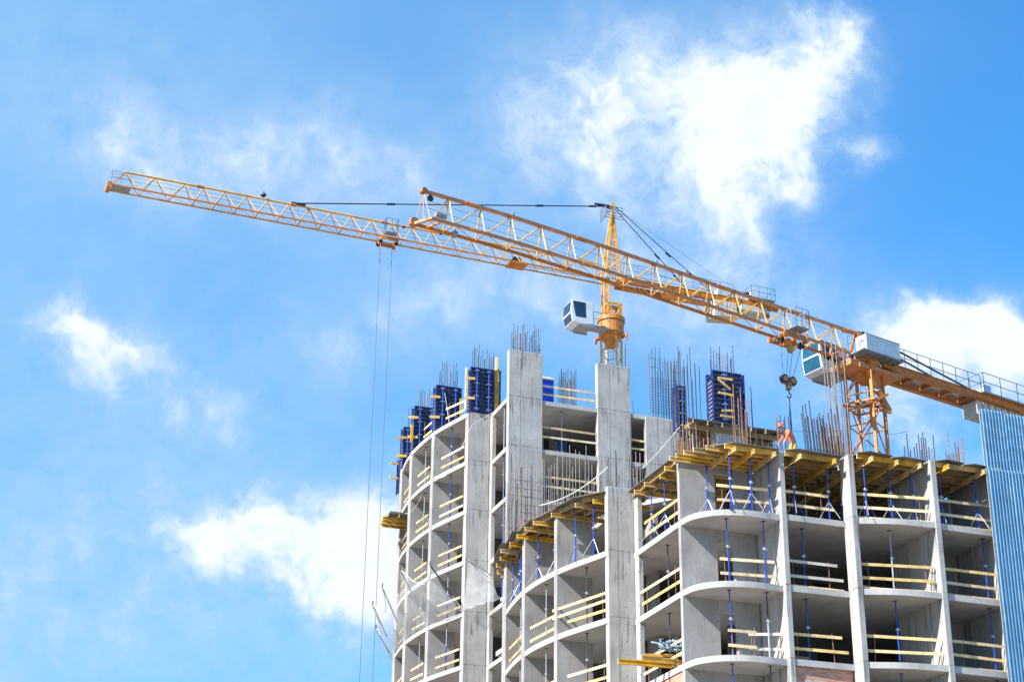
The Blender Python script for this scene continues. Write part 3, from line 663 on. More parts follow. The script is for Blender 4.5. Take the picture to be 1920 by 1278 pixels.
# ------------------------------------------------------------------ rebar
barmesh = {}
for key in ('rebar', 'rust', 'steel'):
    me = bpy.data.meshes.new('bar'); b = MB().tube((0, 0, 0), (0, 0, 1), 1, 6)
    me.from_pydata(b.v, [], b.f); me.materials.append(M[key]); barmesh[key] = me
def rebar(label, u0, u1, v, z0, z1, n, dv=.25, jit=.5, m='rebar', ties=(), r=.015, lean=.0, rows=2, topz=None):
    t = thing('rebar_cage', label, 'rebar', ((u0+u1)/2, v, z0), 'bundles of steel reinforcing bars')
    base = Vector(t.location)
    for k in range(n):
        x = u0+(u1-u0)*(k+.3+random.uniform(-.25, .25))/n; y = v+(k % rows)*dv
        zt = z1-random.random()**1.3*jit-(.35*jit if k % rows else 0)
        o = bpy.data.objects.new('bar', barmesh[m if random.random() < .88 else ('rust' if m == 'rebar' else 'rebar')]); COL.objects.link(o); o.parent = t
        o.location = Vector((x, y, z0))-base; o.scale = (r*1.25, r*1.25, zt-z0)
        o.rotation_euler = (random.uniform(-.01, .01), lean+random.uniform(-.012, .012), 0)
    for z, a, c in ties:
        MB().tube((u0+(u1-u0)*a, v-.02, z), (u0+(u1-u0)*c, v-.02, z+random.uniform(-.02, .02)), .011, 4).build('tie_bar', M['rebar'], t)
    return t
rebar('steel bars sprouting from the first tall pier of the tower', 29.95, 31.8, 86.1, 41.9, 43.85, 34, .2, .9, ties=((42.2, 0, .3), (42.25, .7, 1)))
rebar('few steel bars at the right edge of the second tall pier', 37.1, 37.4, 86.1, 41.9, 43.6, 3, .2, .5)
rebar('steel bars standing on the tower roof between the tall piers', 33.4, 34.55, 87.4, 39.1, 42.0, 26, .3, .7, ties=((40.2, 0, 1), (40.7, 0, 1), (39.6, 0, 1)))
tg = [(39.4+.13*k, 0, 1) for k in range(18)]+[(42.3, 0, .3), (42.2, .7, 1), (42.9, .0, .2)]
rebar('dense grid of steel bars on the tower roof right of the second tall pier', 38.72, 40.78, 86.15, 39.05, 43.7, 24, .25, 1.2, ties=tg)
rebar('short thin bars behind the tower roof edge between pier and dense grid', 37.3, 38.6, 87.5, 39.1, 40.6, 9, .2, .6, r=.01)
rebar('bars above the tall blue formwork nearest the first tall pier', 28.65, 30.1, 89.5, 41.0, 43.75, 22, .25, 1.0)
rebar('bars above the wide second blue formwork of the tower roof', 27.75, 29.0, 93.2, 41.2, 43.9, 20, .25, 1.0)
rebar('bars above the third blue formwork of the tower roof', 27.5, 28.5, 97.0, 41.2, 43.8, 14, .25, 1.0)
rebar('bars above the farthest left blue formwork of the tower roof', 27.8, 28.3, 100.4, 41.2, 43.6, 4, .25, .7)
rebar('rust spotted bars rising between dense grid and tallest blue formwork', 33.9, 35.5, 72.5, 30.1, 37.4, 16, .6, 1.6, m='rebar', r=.014)
rebar('bars poking above the tallest blue formwork', 35.75, 37.2, 72.0, 35.4, 37.7, 18, .2, 1.1)
rebar('long rusty bars standing in front of the tallest blue formwork', 35.85, 36.75, 69.8, 27, 34.4, 9, .3, .9, m='rust', ties=((31, .1, .9), (32.2, .2, .8)), r=.016)
rebar('dark bars right beside the tallest blue formwork', 37.35, 38.6, 72.4, 30.1, 36.0, 6, .4, 1.8)
rebar('brown bars in front of the middle block left of its grey pier', 31.2, 33.4, 66.6, 27.0, 30.6, 26, .4, 1.1, m='rust', r=.017)
rebar('bars in front of the shaded middle deck, right of its grey pier', 34.6, 37.0, 66.6, 27.0, 30.9, 15, .5, 1.4, m='rebar', ties=((28.9, .3, 1),), r=.016)
rebar('tall bars behind the bending worker', 33.9, 34.55, 62.0, 26.9, 29.9, 7, .3, .8, r=.016)
rebar('slanting row of thick bars right of the worker', 34.5, 36.3, 60.5, 26.85, 29.85, 24, .3, 1.1, r=.02, lean=-.06, ties=((27.35, 0, 1), (27.55, 0, 1)))
rebar('tall brownish grey pipes and bars beside the near crane mast', 39.35, 40.35, 66.5, 27.06, 36.6, 14, .35, 3.0, m='steel', r=.018, lean=-.02)
rebar('rusty shorter bars round the foot of the pipes by the near crane mast', 35.9, 37.1, 61.6, 26.85, 30.2, 26, .3, 1.6, m='rust', r=.013)
rebar('thick bars right of the near crane mast', 39.4, 40.8, 60.5, 26.85, 29.2, 23, .3, 1.5, r=.018, ties=((27.6, .1, .4),))
rebar('few thin bars between near crane mast and thick bars', 38.6, 39.2, 61, 26.85, 27.7, 5, .3, .6, r=.012)
rebar('bars beside the corrugated sheets on the deck', 41.45, 42.25, 60.4, 26.85, 29.3, 15, .3, 1.3, m='rust', r=.015)
g = [(27.2+.45*k, random.choice((0, .1, .3)), random.choice((.7, 1, .9))) for k in range(13)]
rebar('forest of grey and rusty bars in front of the first tall pier', 28.4, 30.9, 82.2, 27.06, 34.5, 46, .5, 2.2, m='steel', ties=g, r=.016)
rebar('rusty lower bars at the foot of the bar forest near the curved deck', 28.2, 30.6, 81.2, 27.06, 31.4, 26, .4, 2.2, m='rust', ties=g[:6], r=.014)
rebar('bars in front of the wide opening between the tall piers', 30.9, 33.6, 82.2, 27.06, 35.2, 36, .5, 2.6, m='steel', r=.015)
rebar('bars in front of the second tall pier', 33.7, 37.0, 82.2, 27.06, 35.2, 40, .5, 1.8, m='steel', r=.016)

# ------------------------------------------------------------------ safety net on the tower
t = thing('safety_net', 'white safety net slung between dark poles around the curved tower', 'safety net', (27, 95, 27.1))
bases = [Vector((28.42, 89.3, 27.12)), Vector((27.45, 93.0, 27.12)), Vector((27.18, 96.8, 27.12)), Vector((27.5, 100.2, 27.12)), Vector((28.42, 103.1, 27.12))]
tips = [at(807, 1060, v=89.3), at(751, 1068, v=93.05), at(717, 1101, v=96.8), at(699, 1134, v=100.2), at(705, 1178, v=103.0)]
for b, q in zip(bases, tips):
    m = b+(q-b)*.35; MB().tube(m, q, .048, 6).tube(q, q+Vector((.0, .05, .28)), .04, 6).build('pole', M['rebar'], t)
    MB().tube(b, m, .02, 5).build('pole_rope', M['hemp'], t)
def netpanel(b0, q0, b1, q1, sag=.9, n=12, m=8):
    vs = []; fs = []
    for j in range(m+1):
        tt = j/m
        for i in range(n+1):
            s = i/n; p = (b0+(b1-b0)*s)*(1-tt)+(q0+(q1-q0)*s)*tt
            c = 4*s*(1-s)
            p = p+Vector((.5*c*tt, 0, -sag*c*tt))+Vector((-.1, -.1, -.35))*math.sin(math.pi*tt)*(.6+.4*c)+Vector((0, 0, .05*math.sin(i*1.7+j)))
            if tt == 0 and b0.z < 27.3: p.x -= .12*c
            vs.append(p)
    for j in range(m):
        for i in range(n): k = j*(n+1)+i; fs.append((k, k+1, k+n+2, k+n+1))
    o = MB().add(vs, fs).build('net_panel', M['net'], t, smooth=True)
    e = [vs[m*(n+1)+i] for i in range(n+1)]; MB().path(e, .028, 4).build('edge_rope', M['hemp'], t)
for i in range(4): netpanel(bases[i], tips[i], bases[i+1], tips[i+1])
q0 = at(878, 1050, v=89.15); q1 = at(922, 1079, v=87.2)
MB().tube(q0, q1, .035, 6).build('pole', M['rebar'], t)
netpanel(Vector((28.4, 89.1, 27.1)), q0, at(940, 1122, v=87.0), q1, .3)

# ------------------------------------------------------------------ corrugated hoarding at the right
def corrugated(label, u0, u1, v, z0, z1):
    t = thing('corrugated_screen', label, 'metal screen', ((u0+u1)/2, v, z0), 'blue corrugated metal sheets')
    p = .16; x = u0; q = 0
    while x < u1:
        pts = []; dy = random.uniform(-.012, .012)-(.008 if q % 2 else 0); dz = random.uniform(-.05, .03); xe = x+p*7
        while x < xe-.01:
            for f, d in ((0, 0), (.3, 0), (.42, .045), (.72, .045), (.84, 0)): pts.append((x+p*f, v-d+dy))
            x += p
        pts.append((x+.03, v+dy)); n = len(pts); rows = 14; vs = []; fs = []
        for side in (0, .004):
            for r in range(rows+1):
                for a, b in pts: vs.append((a, b+side+.006*math.sin(r*1.9+q*2.3+a*3), z0+(z1-z0+dz)*r/rows))
        m_ = n*(rows+1)
        for r in range(rows):
            for k in range(n-1): a = r*n+k; fs += [(a, a+1, a+n+1, a+n), (m_+a, m_+a+n, m_+a+n+1, m_+a+1)]
        for k in range(n-1): fs += [(rows*n+k, rows*n+k+1, m_+rows*n+k+1, m_+rows*n+k)]
        MB().add(vs, fs).build('sheet', M['corr'], t); q += 1
    fr = MB(); fr.box(u0, u1, v+.04, v+.09, z0+.1, z0+.2).box(u0, u1, v+.04, v+.09, z1-.25, z1-.15).box(u0+.02, u0+.08, v+.095, v+.15, z0, z1); fr.build('rear_frame', M['galv'], t)
    return t
corrugated('lower and longest blue corrugated sheet wall covering the right end of the wing', 41.42, 47, 57.72, 2.0, 26.68)
c2 = corrugated('upper blue corrugated sheet standing above the deck at the right edge', 41.52, 47, 57.9, 26.72, 29.42)
MB().box(41.95, 42.25, 57.8, 57.86, 26.68, 26.74).build('timber_wedge', M['beam'], c2)

# ------------------------------------------------------------------ ropes and wires on the building
def wire(name, label, cat, a, b, sag, r, m, n=14):
    a, b = Vector(a), Vector(b); pts = [a+(b-a)*(k/n)+Vector((0, 0, -sag*4*(k/n)*(1-k/n))) for k in range(n+1)]
    return tag(MB().path([p-a for p in pts], r, 5).build(name, M[m], None), label, cat), a
def wire2(*k):
    o, a = wire(*k); o.location = a
wire2('rope', 'long pale rope sagging from the bar forest over the curved deck to the middle block', 'rope', at(1012, 947, v=79), at(1140, 875, v=76), .35, .03, 'hemp')
wire2('rope', 'pale rope rising past the grey wall to the side bay deck', 'rope', at(1205, 878, v=72), at(1275, 800, v=71), .05, .02, 'hemp')
wire2('rope', 'thin pale rope hanging down the tower pier below the tall blue formwork', 'rope', at(925, 772, v=88.9), at(884, 797, v=88.7), .02, .02, 'hemp')
wire2('cable', 'grey cable dropping from tower pier into the curved cell below', 'cable', at(884, 797, v=88.7), at(862, 845, v=88.7), .05, .02, 'hemp')
wire2('cable', 'thin wire running across behind the worker to the near crane mast', 'cable', at(1490, 808, v=62.3), at(1592, 806, v=62.3), .05, .01, 'rope')
wire2('cable', 'thin wire running right from the near crane mast to the thick bars', 'cable', at(1662, 814, v=62.3), at(1705, 808, v=62.3), .02, .01, 'rope')
wire2('hose', 'pale hose drooping below the tower roof edge at the curved cells', 'hose', at(846, 880, v=91), at(815, 893, v=92.8), .25, .025, 'hemp')

# ------------------------------------------------------------------ tower cranes
class Frame:
    """crane's own axes: s along the jib from the mast axis, lat away from the viewer's side, h above the jib's underside"""
    def __init__(s, B, z0, az, slope, sag=()):
        s.B = Vector((*B, 0)); s.z0 = z0; a = math.radians(az); s.d = Vector((math.cos(a), math.sin(a), 0)); s.l = Vector((math.sin(a), -math.cos(a), 0)); s.sl = slope; s.sag = sag
    def dz(s, q):
        for (a, u), (b, v) in zip(s.sag, s.sag[1:]):
            if a <= q <= b: t = (q-a)/(b-a); return u+(v-u)*t
        return s.sag[-1][1] if s.sag and q > s.sag[-1][0] else 0.
    def P(s, q, lat, h): return s.B+s.d*q+s.l*lat+Vector((0, 0, s.z0+s.sl*q+s.dz(q)+h))
    def hit(s, px, py, lat):
        d = FW+RT*((px-960)/FPX)-UP*((py-639)/FPX); t = (lat-(CP-s.B).dot(s.l))/d.dot(s.l); p = CP+d*t; q = (p-s.B).dot(s.d)
        return q, p.z-s.z0-s.sl*q-s.dz(q)
    def box(s, mb, s0, s1, l0, l1, h0, h1):
        o = s.P(min(s0, s1), l0, h0); return mb.obox(o, s.d*abs(s1-s0), s.l*(l1-l0), (0, 0, h1-h0))
def mast(root, fr_c, ang, wd, z0, z1, step, m, lr=.07, br=.035):
    mp = thing_part('mast', root)
    c, sn = math.cos(ang), math.sin(ang)
    K = [Vector((fr_c[0]+wd/2*(i*c-j*sn), fr_c[1]+wd/2*(i*sn+j*c), 0)) for i, j in ((-1, -1), (1, -1), (1, 1), (-1, 1))]
    zf = lambda p, z: Vector((p.x, p.y, z))
    for p in K: b = MB().bar(zf(p, z0), zf(p, z1), lr*2, lr*2, (c, sn, 0)).build('leg', M[m], mp)
    z = z1; i = 0
    n = 0
    while z > z0 and n < 48:
        zn = max(z-step, z0); b = MB()
        for k in range(4):
            a, e = K[k], K[(k+1) % 4]
            b.tube(zf(a, z-.02), zf(e, z-.02), br, 5)
            if (k+i) % 2: b.tube(zf(a, zn), zf(e, z), br, 5)
            else: b.tube(zf(e, zn), zf(a, z), br, 5)
            q = (a+e)/2
        b.build('lattice_bay', M[m], mp); z = zn; i += 1; n += 1
    ld = MB(); q = (K[0]+K[3])/2*.6+(K[1]+K[2])/2*.4
    for s_ in (-.18, .18): ld.tube(Vector((q.x+s_, q.y, z0)), Vector((q.x+s_, q.y, z1)), .015, 4)
    zz = z1
    while zz > max(z0, z1-16): ld.tube((q.x-.18, q.y, zz), (q.x+.18, q.y, zz), .012, 4); zz -= .33
    ld.build('ladder', M['grey'], mp)
    return mp
def thing_part(name, root):
    o = bpy.data.objects.new(name, None); COL.objects.link(o); o.parent = root; o.empty_display_size = .2; return o
def railing(fr, pts, h, m='grey', n=6, r=.022):   # m is only a hint, rails share one paint
    b = MB()
    for (s0, l0, h0), (s1, l1, h1) in zip(pts, pts[1:]):
        for q in (1., .5): b.tube(fr.P(s0, l0, h0+h*q), fr.P(s1, l1, h1+h*q), r, 5)
        for k in range(n+1): f = k/n; b.tube(fr.P(s0+(s1-s0)*f, l0+(l1-l0)*f, h0+(h1-h0)*f), fr.P(s0+(s1-s0)*f, l0+(l1-l0)*f, h0+(h1-h0)*f+h), r, 5)
    return b

# ---- left crane, the far one with a tie bar and a pointed head
A = Frame((42.68, 101.38), 55.58, 182.3, .00025, ((0, 0), (15, .0), (36, 0)))
CA = thing('tower_crane', 'yellow tower crane farther back with pointed head, tie bars and longer jib reaching left', 'tower crane', (42.68, 101.38, 39.1), 'tower cranes above the building')
aw, ah = .443, 1.293
z_top = at(1146, 636, v=101.4).z
mast(CA, (42.68, 101.38), math.radians(45+3), 1.12, 39.1, z_top, 1.25, 'yellow', .055, .03)
jp = thing_part('jib', CA)
MB().tube(A.P(34.6, 0, ah), A.P(1.0, 0, ah), .075, 8).build('top_chord', M['yellow'], jp)
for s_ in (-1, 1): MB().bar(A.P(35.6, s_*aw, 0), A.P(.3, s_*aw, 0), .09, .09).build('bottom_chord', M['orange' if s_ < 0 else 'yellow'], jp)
ap = [34.6, 32.66, 30.7]+[29.49-1.447*k for k in range(20)]
bt = [(a+b)/2 for a, b in zip(ap, ap[1:])]
for i, a in enumerate(ap[:-1]):
    b = MB()
    for s_ in (-1, 1):
        b.tube(A.P(a, 0, ah), A.P(bt[i]+(.0), s_*aw, 0), .034, 5); b.tube(A.P(ap[i+1], 0, ah), A.P(bt[i]-.05, s_*aw, 0), .034, 5)
    b.tube(A.P(bt[i], -aw, 0), A.P(bt[i], aw, 0), .028, 5)
    if i: b.tube(A.P(bt[i-1], -aw, 0), A.P(bt[i], aw, 0), .022, 4)
    b.build('lattice_bay', M['yellow'], jp)
MB().tube(A.P(34.6, 0, ah), A.P(35.5, -aw, 0), .03, 5).tube(A.P(34.6, 0, ah), A.P(35.5, aw, 0), .03, 5).bar(A.P(35.6, -aw-.05, 0), A.P(35.6, aw+.05, 0), .25, .35).build('tip_frame', M['orange'], jp)
for s_ in (29.7, 23.4, 17, 10.6): MB().tube(A.P(s_+.2, 0, ah), A.P(s_-.2, 0, ah), .12, 8).build('chord_joint', M['orange'], jp)
b = MB(); A.box(b, 35.4, 34.2, -.35, .3, -.02, .02); b.build('walkway', M['grey'], jp)
railing(A, [(35.5, -.5, .15), (34.3, -.5, .15)], .8, 'grey', 2, .015).build('railing', M['railing'], jp)
MB().tube(A.P(35.6, -.1, 1.0), A.P(10, -.1, .75), .012, 4).tube(A.P(35.6, .1, .8), A.P(10, .1, .55), .012, 4).build('trolley_rope', M['rope'], jp)
# lamps and pulleys on the top chord
for px, py, r in ((494, 366, .2), (757, 426, .13), (826, 438, .13), (578, 394, .12)):
    s_, h_ = A.hit(px, py, 0); MB().lathe(A.P(s_, 0, h_-r*.6), [(r*.5, -.0), (r, .1), (r*.9, r), (r*.2, r*1.6), (.01, r*2.4)], 10).tube(A.P(s_, 0, ah), A.P(s_, 0, h_), .03, 5).build('lamp', M['navy'], jp)
MB().tube(A.P(A.hit(810, 0, 0)[0], 0, ah), A.P(A.hit(810, 0, 0)[0], 0, ah+.45), .015, 4)
# trolley hung on the bottom chords
sA, hA = A.hit(726, 455, 0)
tr = thing_part('trolley', CA)
b = MB(); A.box(b, sA-.62, sA+.62, -.62, -.5, -.25, -.05); A.box(b, sA-.62, sA+.62, .5, .62, -.25, -.05)
for q in (-.6, .5): A.box(b, sA+q, sA+q+.1, -.6, .6, -.3, -.12)
for q in (-.6, .55):
    for l_ in (-.55, .55): b.tube(A.P(sA+q, l_, .25), A.P(sA+q, l_, -.2), .05, 6)
b.build('trolley_frame', M['orange'], tr)
for q in (-.55, .55):
    for l_ in (-.3, .3): MB().tube(A.P(sA+q, l_-.06, -.32), A.P(sA+q, l_+.06, -.32), .14, 12).build('pulley', M['black'], tr)
b = MB(); A.box(b, sA-.4, sA+.45, -1.1, -.6, .05, .1); b.build('basket_floor', M['grey'], tr)
railing(A, [(sA-.4, -.62, .1), (sA-.4, -1.1, .1), (sA+.45, -1.1, .1), (sA+.45, -.62, .1)], 1.0, 'grey', 2, .018).build('basket_railing', M['railing'], tr)
for q in (-.42, -.55, .5, .62): MB().tube(A.P(sA+q, -.1, -.35), A.P(sA+q, -.1, -.95), .02, 5).build('rope_guide', M['orange'], tr)
hr = thing_part('hoist_ropes', CA)
for px in (713, 735):
    s_, h_ = A.hit(px, 465, 0); p = A.P(s_, 0, -.35); MB().tube(p, (p.x, p.y, 14.5), .02, 5).build('hoist_rope', M['rope'], hr)
# second little platform near the mast
s2, h2 = A.hit(966, 490, 0)
pl = thing_part('jib_winch', CA)
b = MB(); A.box(b, s2-.75, s2+.55, -.5, .5, -.12, .02); b.build('platform', M['orange'], pl)
for q in (-.15, .08): MB().tube(A.P(s2+q, -.25, .3), A.P(s2+q, .2, .3), .2, 12).build('drum', M['black'], pl)
s2b = A.hit(1120, 520, 0)[0]
MB().tube(A.P(s2-.7, -.3, -.05), A.P(s2b, -.3, -.02), .02, 4).tube(A.P(s2-.7, .3, -.05), A.P(s2b, .3, -.02), .02, 4).tube(A.P(s2-.7, 0, .0), A.P(s2b, 0, .1), .03, 4).build('walkway', M['grey'], pl)
# pointed head
apx = A.hit(1148, 388, 0)
hd = thing_part('tower_head', CA)
top = A.P(apx[0], 0, apx[1])
feet = [A.P(s_, l_, .1) for s_, l_ in ((.55, -.5), (-.62, -.5), (-.62, .5), (.55, .5))]
for f in feet: MB().bar(f, top+(f-top)*.04, .12, .12, (0, 1, 0)).build('leg', M['yellow'], hd)
b = MB(); n = 7
for k in range(1, n):
    t0, t1 = (k/n)**.9, ((k+1)/n)**.9
    for i in range(4):
        p, q = feet[i], feet[(i+1) % 4]; b.tube(p+(top-p)*t0, q+(top-q)*t0, .03, 5)
        if t1 < 1: b.tube(p+(top-p)*t0, q+(top-q)*t1, .028, 5)
for i in range(4): b.tube(feet[i], feet[(i+1) % 4], .05, 5)
b.build('head_bracing', M['yellow'], hd)
MB().tube(top+Vector((0, -.18, .1)), top+Vector((0, .18, .1)), .2, 14).build('top_pulley', M['yellow'], hd)
b = MB()
for s_ in (-.5, .5): b.tube(top+A.d*.2+A.l*s_*.3, top+A.d*.5+A.l*s_*.6+Vector((0, 0, -.9)), .024, 5)
for z in (-.25, -.5, -.75, -1.0, -1.2):
    for l_ in (-.5,):
        b.tube(top+A.d*.75+A.l*l_+Vector((0, 0, z)), top-A.d*.6+A.l*l_+Vector((0, 0, z)), .024, 5)
        b.tube(top+A.d*.75+A.l*l_+Vector((0, 0, z)), top+A.d*.75-A.l*l_+Vector((0, 0, z)), .024, 5)
for s_, l_ in ((.75, -.5), (.75, .5), (-.6, -.5), (0, -.5)): b.tube(top+A.d*s_+A.l*l_+Vector((0, 0, -.25)), top+A.d*s_+A.l*l_+Vector((0, 0, -1.2)), .026, 5)
b.build('head_railing', M['railing'], hd)
# tie bars
ti = thing_part('tie_bars', CA)
sT = A.hit(560, 386, 0)[0]; a0 = top+A.d*.2; a1 = A.P(sT, 0, ah+.2)
MB().tube(a0, a1, .045, 8).build('front_tie_bar', M['navy'], ti)
MB().tube(A.P(sT+.5, 0, ah+.1), A.P(sT-.45, 0, ah+.12), .12, 8).build('tie_anchor', M['navy'], ti)
for f in (.06, .24, .72): q = a0+(a1-a0)*f; dd = (a1-a0).normalized(); MB().tube(q-dd*.28, q+dd*.28, .085, 8).build('tie_joint', M['navy'], ti)
MB().tube(a0+Vector((0, 0, -.02)), a0+A.d*1.2+Vector((0, 0, -.03)), .14, 8, .08).build('tie_joint', M['navy'], ti)
for l_, px, py in ((-.5, 1338, 540), (.5, 1300, 548)):
    s_, h_ = A.hit(px, py, l_); e = A.P(s_, l_, .4); MB().tube(top-A.d*.2+A.l*l_*.2, e, .03, 6).build('rear_tie_bar', M['navy'], ti)
    for f in (.55, .78): q = top+(e-top)*f; dd = (e-top).normalized(); MB().tube(q-dd*.25, q+dd*.25, .07, 8).build('tie_joint', M['navy'], ti)
MB().tube(top-A.d*.2, A.P(A.hit(1400, 540, 0)[0], 0, .9), .012, 4).build('rear_rope', M['rope'], ti)
# counter jib
cj = thing_part('counter_jib', CA)
sE = A.hit(1450, 585, 0)[0]; sB = -.6
for l_ in (-.62, .62): b = MB(); A.box(b, sB, sE, l_-.09, l_+.09, -.12, .3); b.build('side_beam', M['orange'], cj)
b = MB(); n = 12
for k in range(n):
    q0, q1 = sB+(sE-sB)*k/n, sB+(sE-sB)*(k+.5)/n; q2 = sB+(sE-sB)*(k+1)/n
    b.tube(A.P(q0, -.55, .32), A.P(q1, -.2, .62), .035, 4).tube(A.P(q1, -.2, .62), A.P(q2, -.55, .32), .035, 4).tube(A.P(q0, -.55, .0), A.P(q2, .55, .0), .03, 4)
b.build('cross_bracing', M['yellow'], cj)
b = MB(); A.box(b, sB, sE, -.4, .4, .3, .34); b.build('walkway', M['grey'], cj)
for l_ in (-.85, .85): railing(A, [(sB, l_, .3), (sE*.72, l_, .3)], 1.0, 'grey', 8, .016).build('railing', M['railing'], cj)
q0 = A.hit(1338, 560, -.7)[0]; q1 = A.hit(1381, 560, -.7)[0]
for k in range(5): s0 = q0+(q1-q0)*k/5; b = MB(); A.box(b, s0, s0+(q1-q0)/5+.03, -.75, .6, -1.45+.05*k, -.13); b.build('counterweight', M['ballast'], cj, bevel=.03)
q0 = A.hit(1388, 560, -.7)[0]; q1 = A.hit(1436, 560, -.7)[0]; b = MB(); A.box(b, q0, q1, -.8, .7, -.55, -.13); b.build('end_platform', M['ballast'], cj)
q0 = A.hit(1346, 545, -.6)[0]; q1 = A.hit(1384, 545, -.6)[0]; b = MB(); A.box(b, q0, q1, -.6, .5, .35, .85); b.build('winch_box', M['ballast'], cj)
q0 = A.hit(1402, 540, -.6)[0]; q1 = A.hit(1446, 540, -.6)[0]; b = MB(); A.box(b, q0, q1, -1.1, .7, .42, .5); b.build('deck_plate', M['grey'], cj)
railing(A, [(q0, -1.1, .5), (q1, -1.1, .5), (q1, .7, .5), (q0, .7, .5), (q0, -1.1, .5)], .9, 'grey', 3, .018).build('railing', M['railing'], cj)
q1 = A.hit(1420, 540, -.6)[0]; b = MB(); A.box(b, q0-.25, q1, -.6, .2, .5, 1.2); b.build('motor_housing', M['white'], cj, bevel=.05)
MB().tube(A.P(q0-.05, -.5, .85), A.P(q0+.2, -.5, .85), .22, 10).build('motor', M['black'], cj)
# slewing unit
sw = thing_part('slewing_unit', CA)
zz = lambda y: at(1146, y, v=101.4).z
MB().lathe((42.68, 101.38, 0), [(.3, zz(652)), (.5, zz(643)), (.9, zz(627)), (.92, zz(607)), (.99, zz(606)), (.99, zz(599)), (.7, zz(598)), (.5, zz(597))], 24).build('slewing_ring', M['ring'], sw)
MB().lathe((42.68, 101.38, 0), [(.86, zz(607.5)), (.95, zz(607.3)), (.95, zz(606.1)), (.86, zz(606))], 24).build('bearing', M['black'], sw)
b = MB(); K = [math.radians(48+90*k) for k in range(4)]
for a in K:
    d = Vector((math.cos(a), math.sin(a), 0)); c = Vector((42.68, 101.38, 0)); b.bar(c+d*.75+Vector((0, 0, zz(628))), c+d*1.15+Vector((0, 0, zz(634))), .16, .2).bar(c+d*1.15+Vector((0, 0, zz(630))), c+d*1.15+Vector((0, 0, zz(641))), .12, .12)
    e = Vector((-d.y, d.x, 0)); b.bar(c+d*1.1+Vector((0, 0, zz(632))), c+e*1.1+Vector((0, 0, zz(632))), .08, .12)
b.build('collar_frame', M['orange'], sw)
b = MB(); zc0, zc1 = zz(598), zz(573); cc = Vector((42.75, 101.38, 0))
Q = [cc+Vector((x, y, 0)) for x, y in ((-.45, -.45), (.55, -.45), (.55, .45), (-.45, .45))]
for i in range(4):
    p, q = Q[i], Q[(i+1) % 4]; m_ = (p+q)/2; up = lambda r, z: Vector((r.x, r.y, z))
    b.bar(up(p, zc0), up(p, zc1), .12, .12, (1, 0, 0)); b.bar(up(p, zc1), up(q, zc1), .1, .14)
    b.bar(up(p, zc1), up(m_, zc0), .12, .06); b.bar(up(q, zc1), up(m_, zc0), .12, .06); b.bar(up(p, zc0+.1), up(q, zc0+.1), .1, .25)
b.build('turntable_cage', M['yellow'], sw)
MB().tube(up(cc, zc1-.2)+Vector((-.3, -.2, 0)), up(cc, zc1-.2)+Vector((.35, -.2, 0)), .13, 8).build('slewing_motor', M['orange'], sw)
b = MB(); ql = [Vector((x, y, 0)) for x, y in ((42.02, 100.95), (42.38, 100.95), (42.38, 101.4), (42.02, 101.4))]
for i in range(4):
    b.bar(up(ql[i], zc0), up(ql[i], 55.6), .09, .09, (1, 0, 0)); k = zc0
    while k < 55: b.tube(up(ql[i], k), up(ql[(i+1) % 4], k+.55), .022, 4); b.tube(up(ql[i], k+.55), up(ql[(i+1) % 4], k+.55), .022, 4); k += .55
b.build('head_column', M['yellow'], sw)
# driver's cab
def cab(root, fr, front, back, l0, l1, htop, hbot, ins=.12, slant=.18, bodym='white', winm='glass'):
    c = thing_part('cab', root); b = MB(); d = hbot-htop
    pr = [(front-slant*.3, htop), (back, htop), (back, hbot+.1), (front-.55, hbot), (front-.12, hbot+.15), (front+.02, htop-.95)]
    vs = [fr.P(s_, l0, h) for s_, h in pr]+[fr.P(s_, l1, h) for s_, h in pr]; n = len(pr)
    b.add(vs, [tuple(range(n)), tuple(range(n, 2*n))[::-1]]+[(k, n+k, n+(k+1) % n, (k+1) % n) for k in range(n)]); b.build('cab_body', M[bodym], c, bevel=.06)
    w_ = MB(); s0, s1 = front-.12, back+(front-back)*.36; ht = htop-.1; hb = htop-1.25
    q = [fr.P(s0, l0-.012, ht), fr.P(s1, l0-.012, ht), fr.P(s1-.02, l0-.012, hb), fr.P(s0-.22, l0-.012, hb)]; w_.add(q+[p+fr.l*.02 for p in q], [(0, 1, 2, 3), (0, 4, 5, 1), (1, 5, 6, 2), (2, 6, 7, 3), (3, 7, 4, 0)]); w_.build('side_window', M['glass'], c)
    # front panes on the two slanted faces
    def pane(a, e, name, mt):
        (sa, ha), (sb, hb_) = a, e; N = Vector((0, 0, 0))
        n_ = (fr.d*(ha-hb_)+Vector((0, 0, 1))*(sb-sa)).normalized()
        if n_.dot(fr.d) < 0: n_ = -n_
        A0 = fr.P(sa, l0+.1, ha); A1 = fr.P(sa, l1-.1, ha); B1 = fr.P(sb, l1-.1, hb_); B0 = fr.P(sb, l0+.1, hb_)
        o = [p+n_*.015 for p in (A0, A1, B1, B0)]; i_ = [p-n_*.02 for p in (A0, A1, B1, B0)]
        MB().add(o+i_, [(0, 1, 2, 3), (0, 4, 5, 1), (1, 5, 6, 2), (2, 6, 7, 3), (3, 7, 4, 0)]).build(name, M[mt], c)
    pane((pr[0][0]+.01, htop-.1), (front+.01, htop-.9), 'front_window', winm)
    pane((front, htop-1.02), (front-.11, hbot+.22), 'lower_window', winm)
    u_ = MB(); fr.box(u_, back+.05, front-.6, l0+.06, l1-.06, hbot-.03, hbot+.06); fr.box(u_, back-.1, front-.8, l0, l0+.08, hbot-.08, hbot+.04); fr.box(u_, back-.1, front-.8, l1-.08, l1, hbot-.08, hbot+.04); u_.build('floor_frame', M['grey'], c)
    return c
sf, hf = A.hit(1071, 560, -1.5); sb_, hb_ = A.hit(1113, 561, -1.5); _, hbt = A.hit(1074, 602, -1.5)
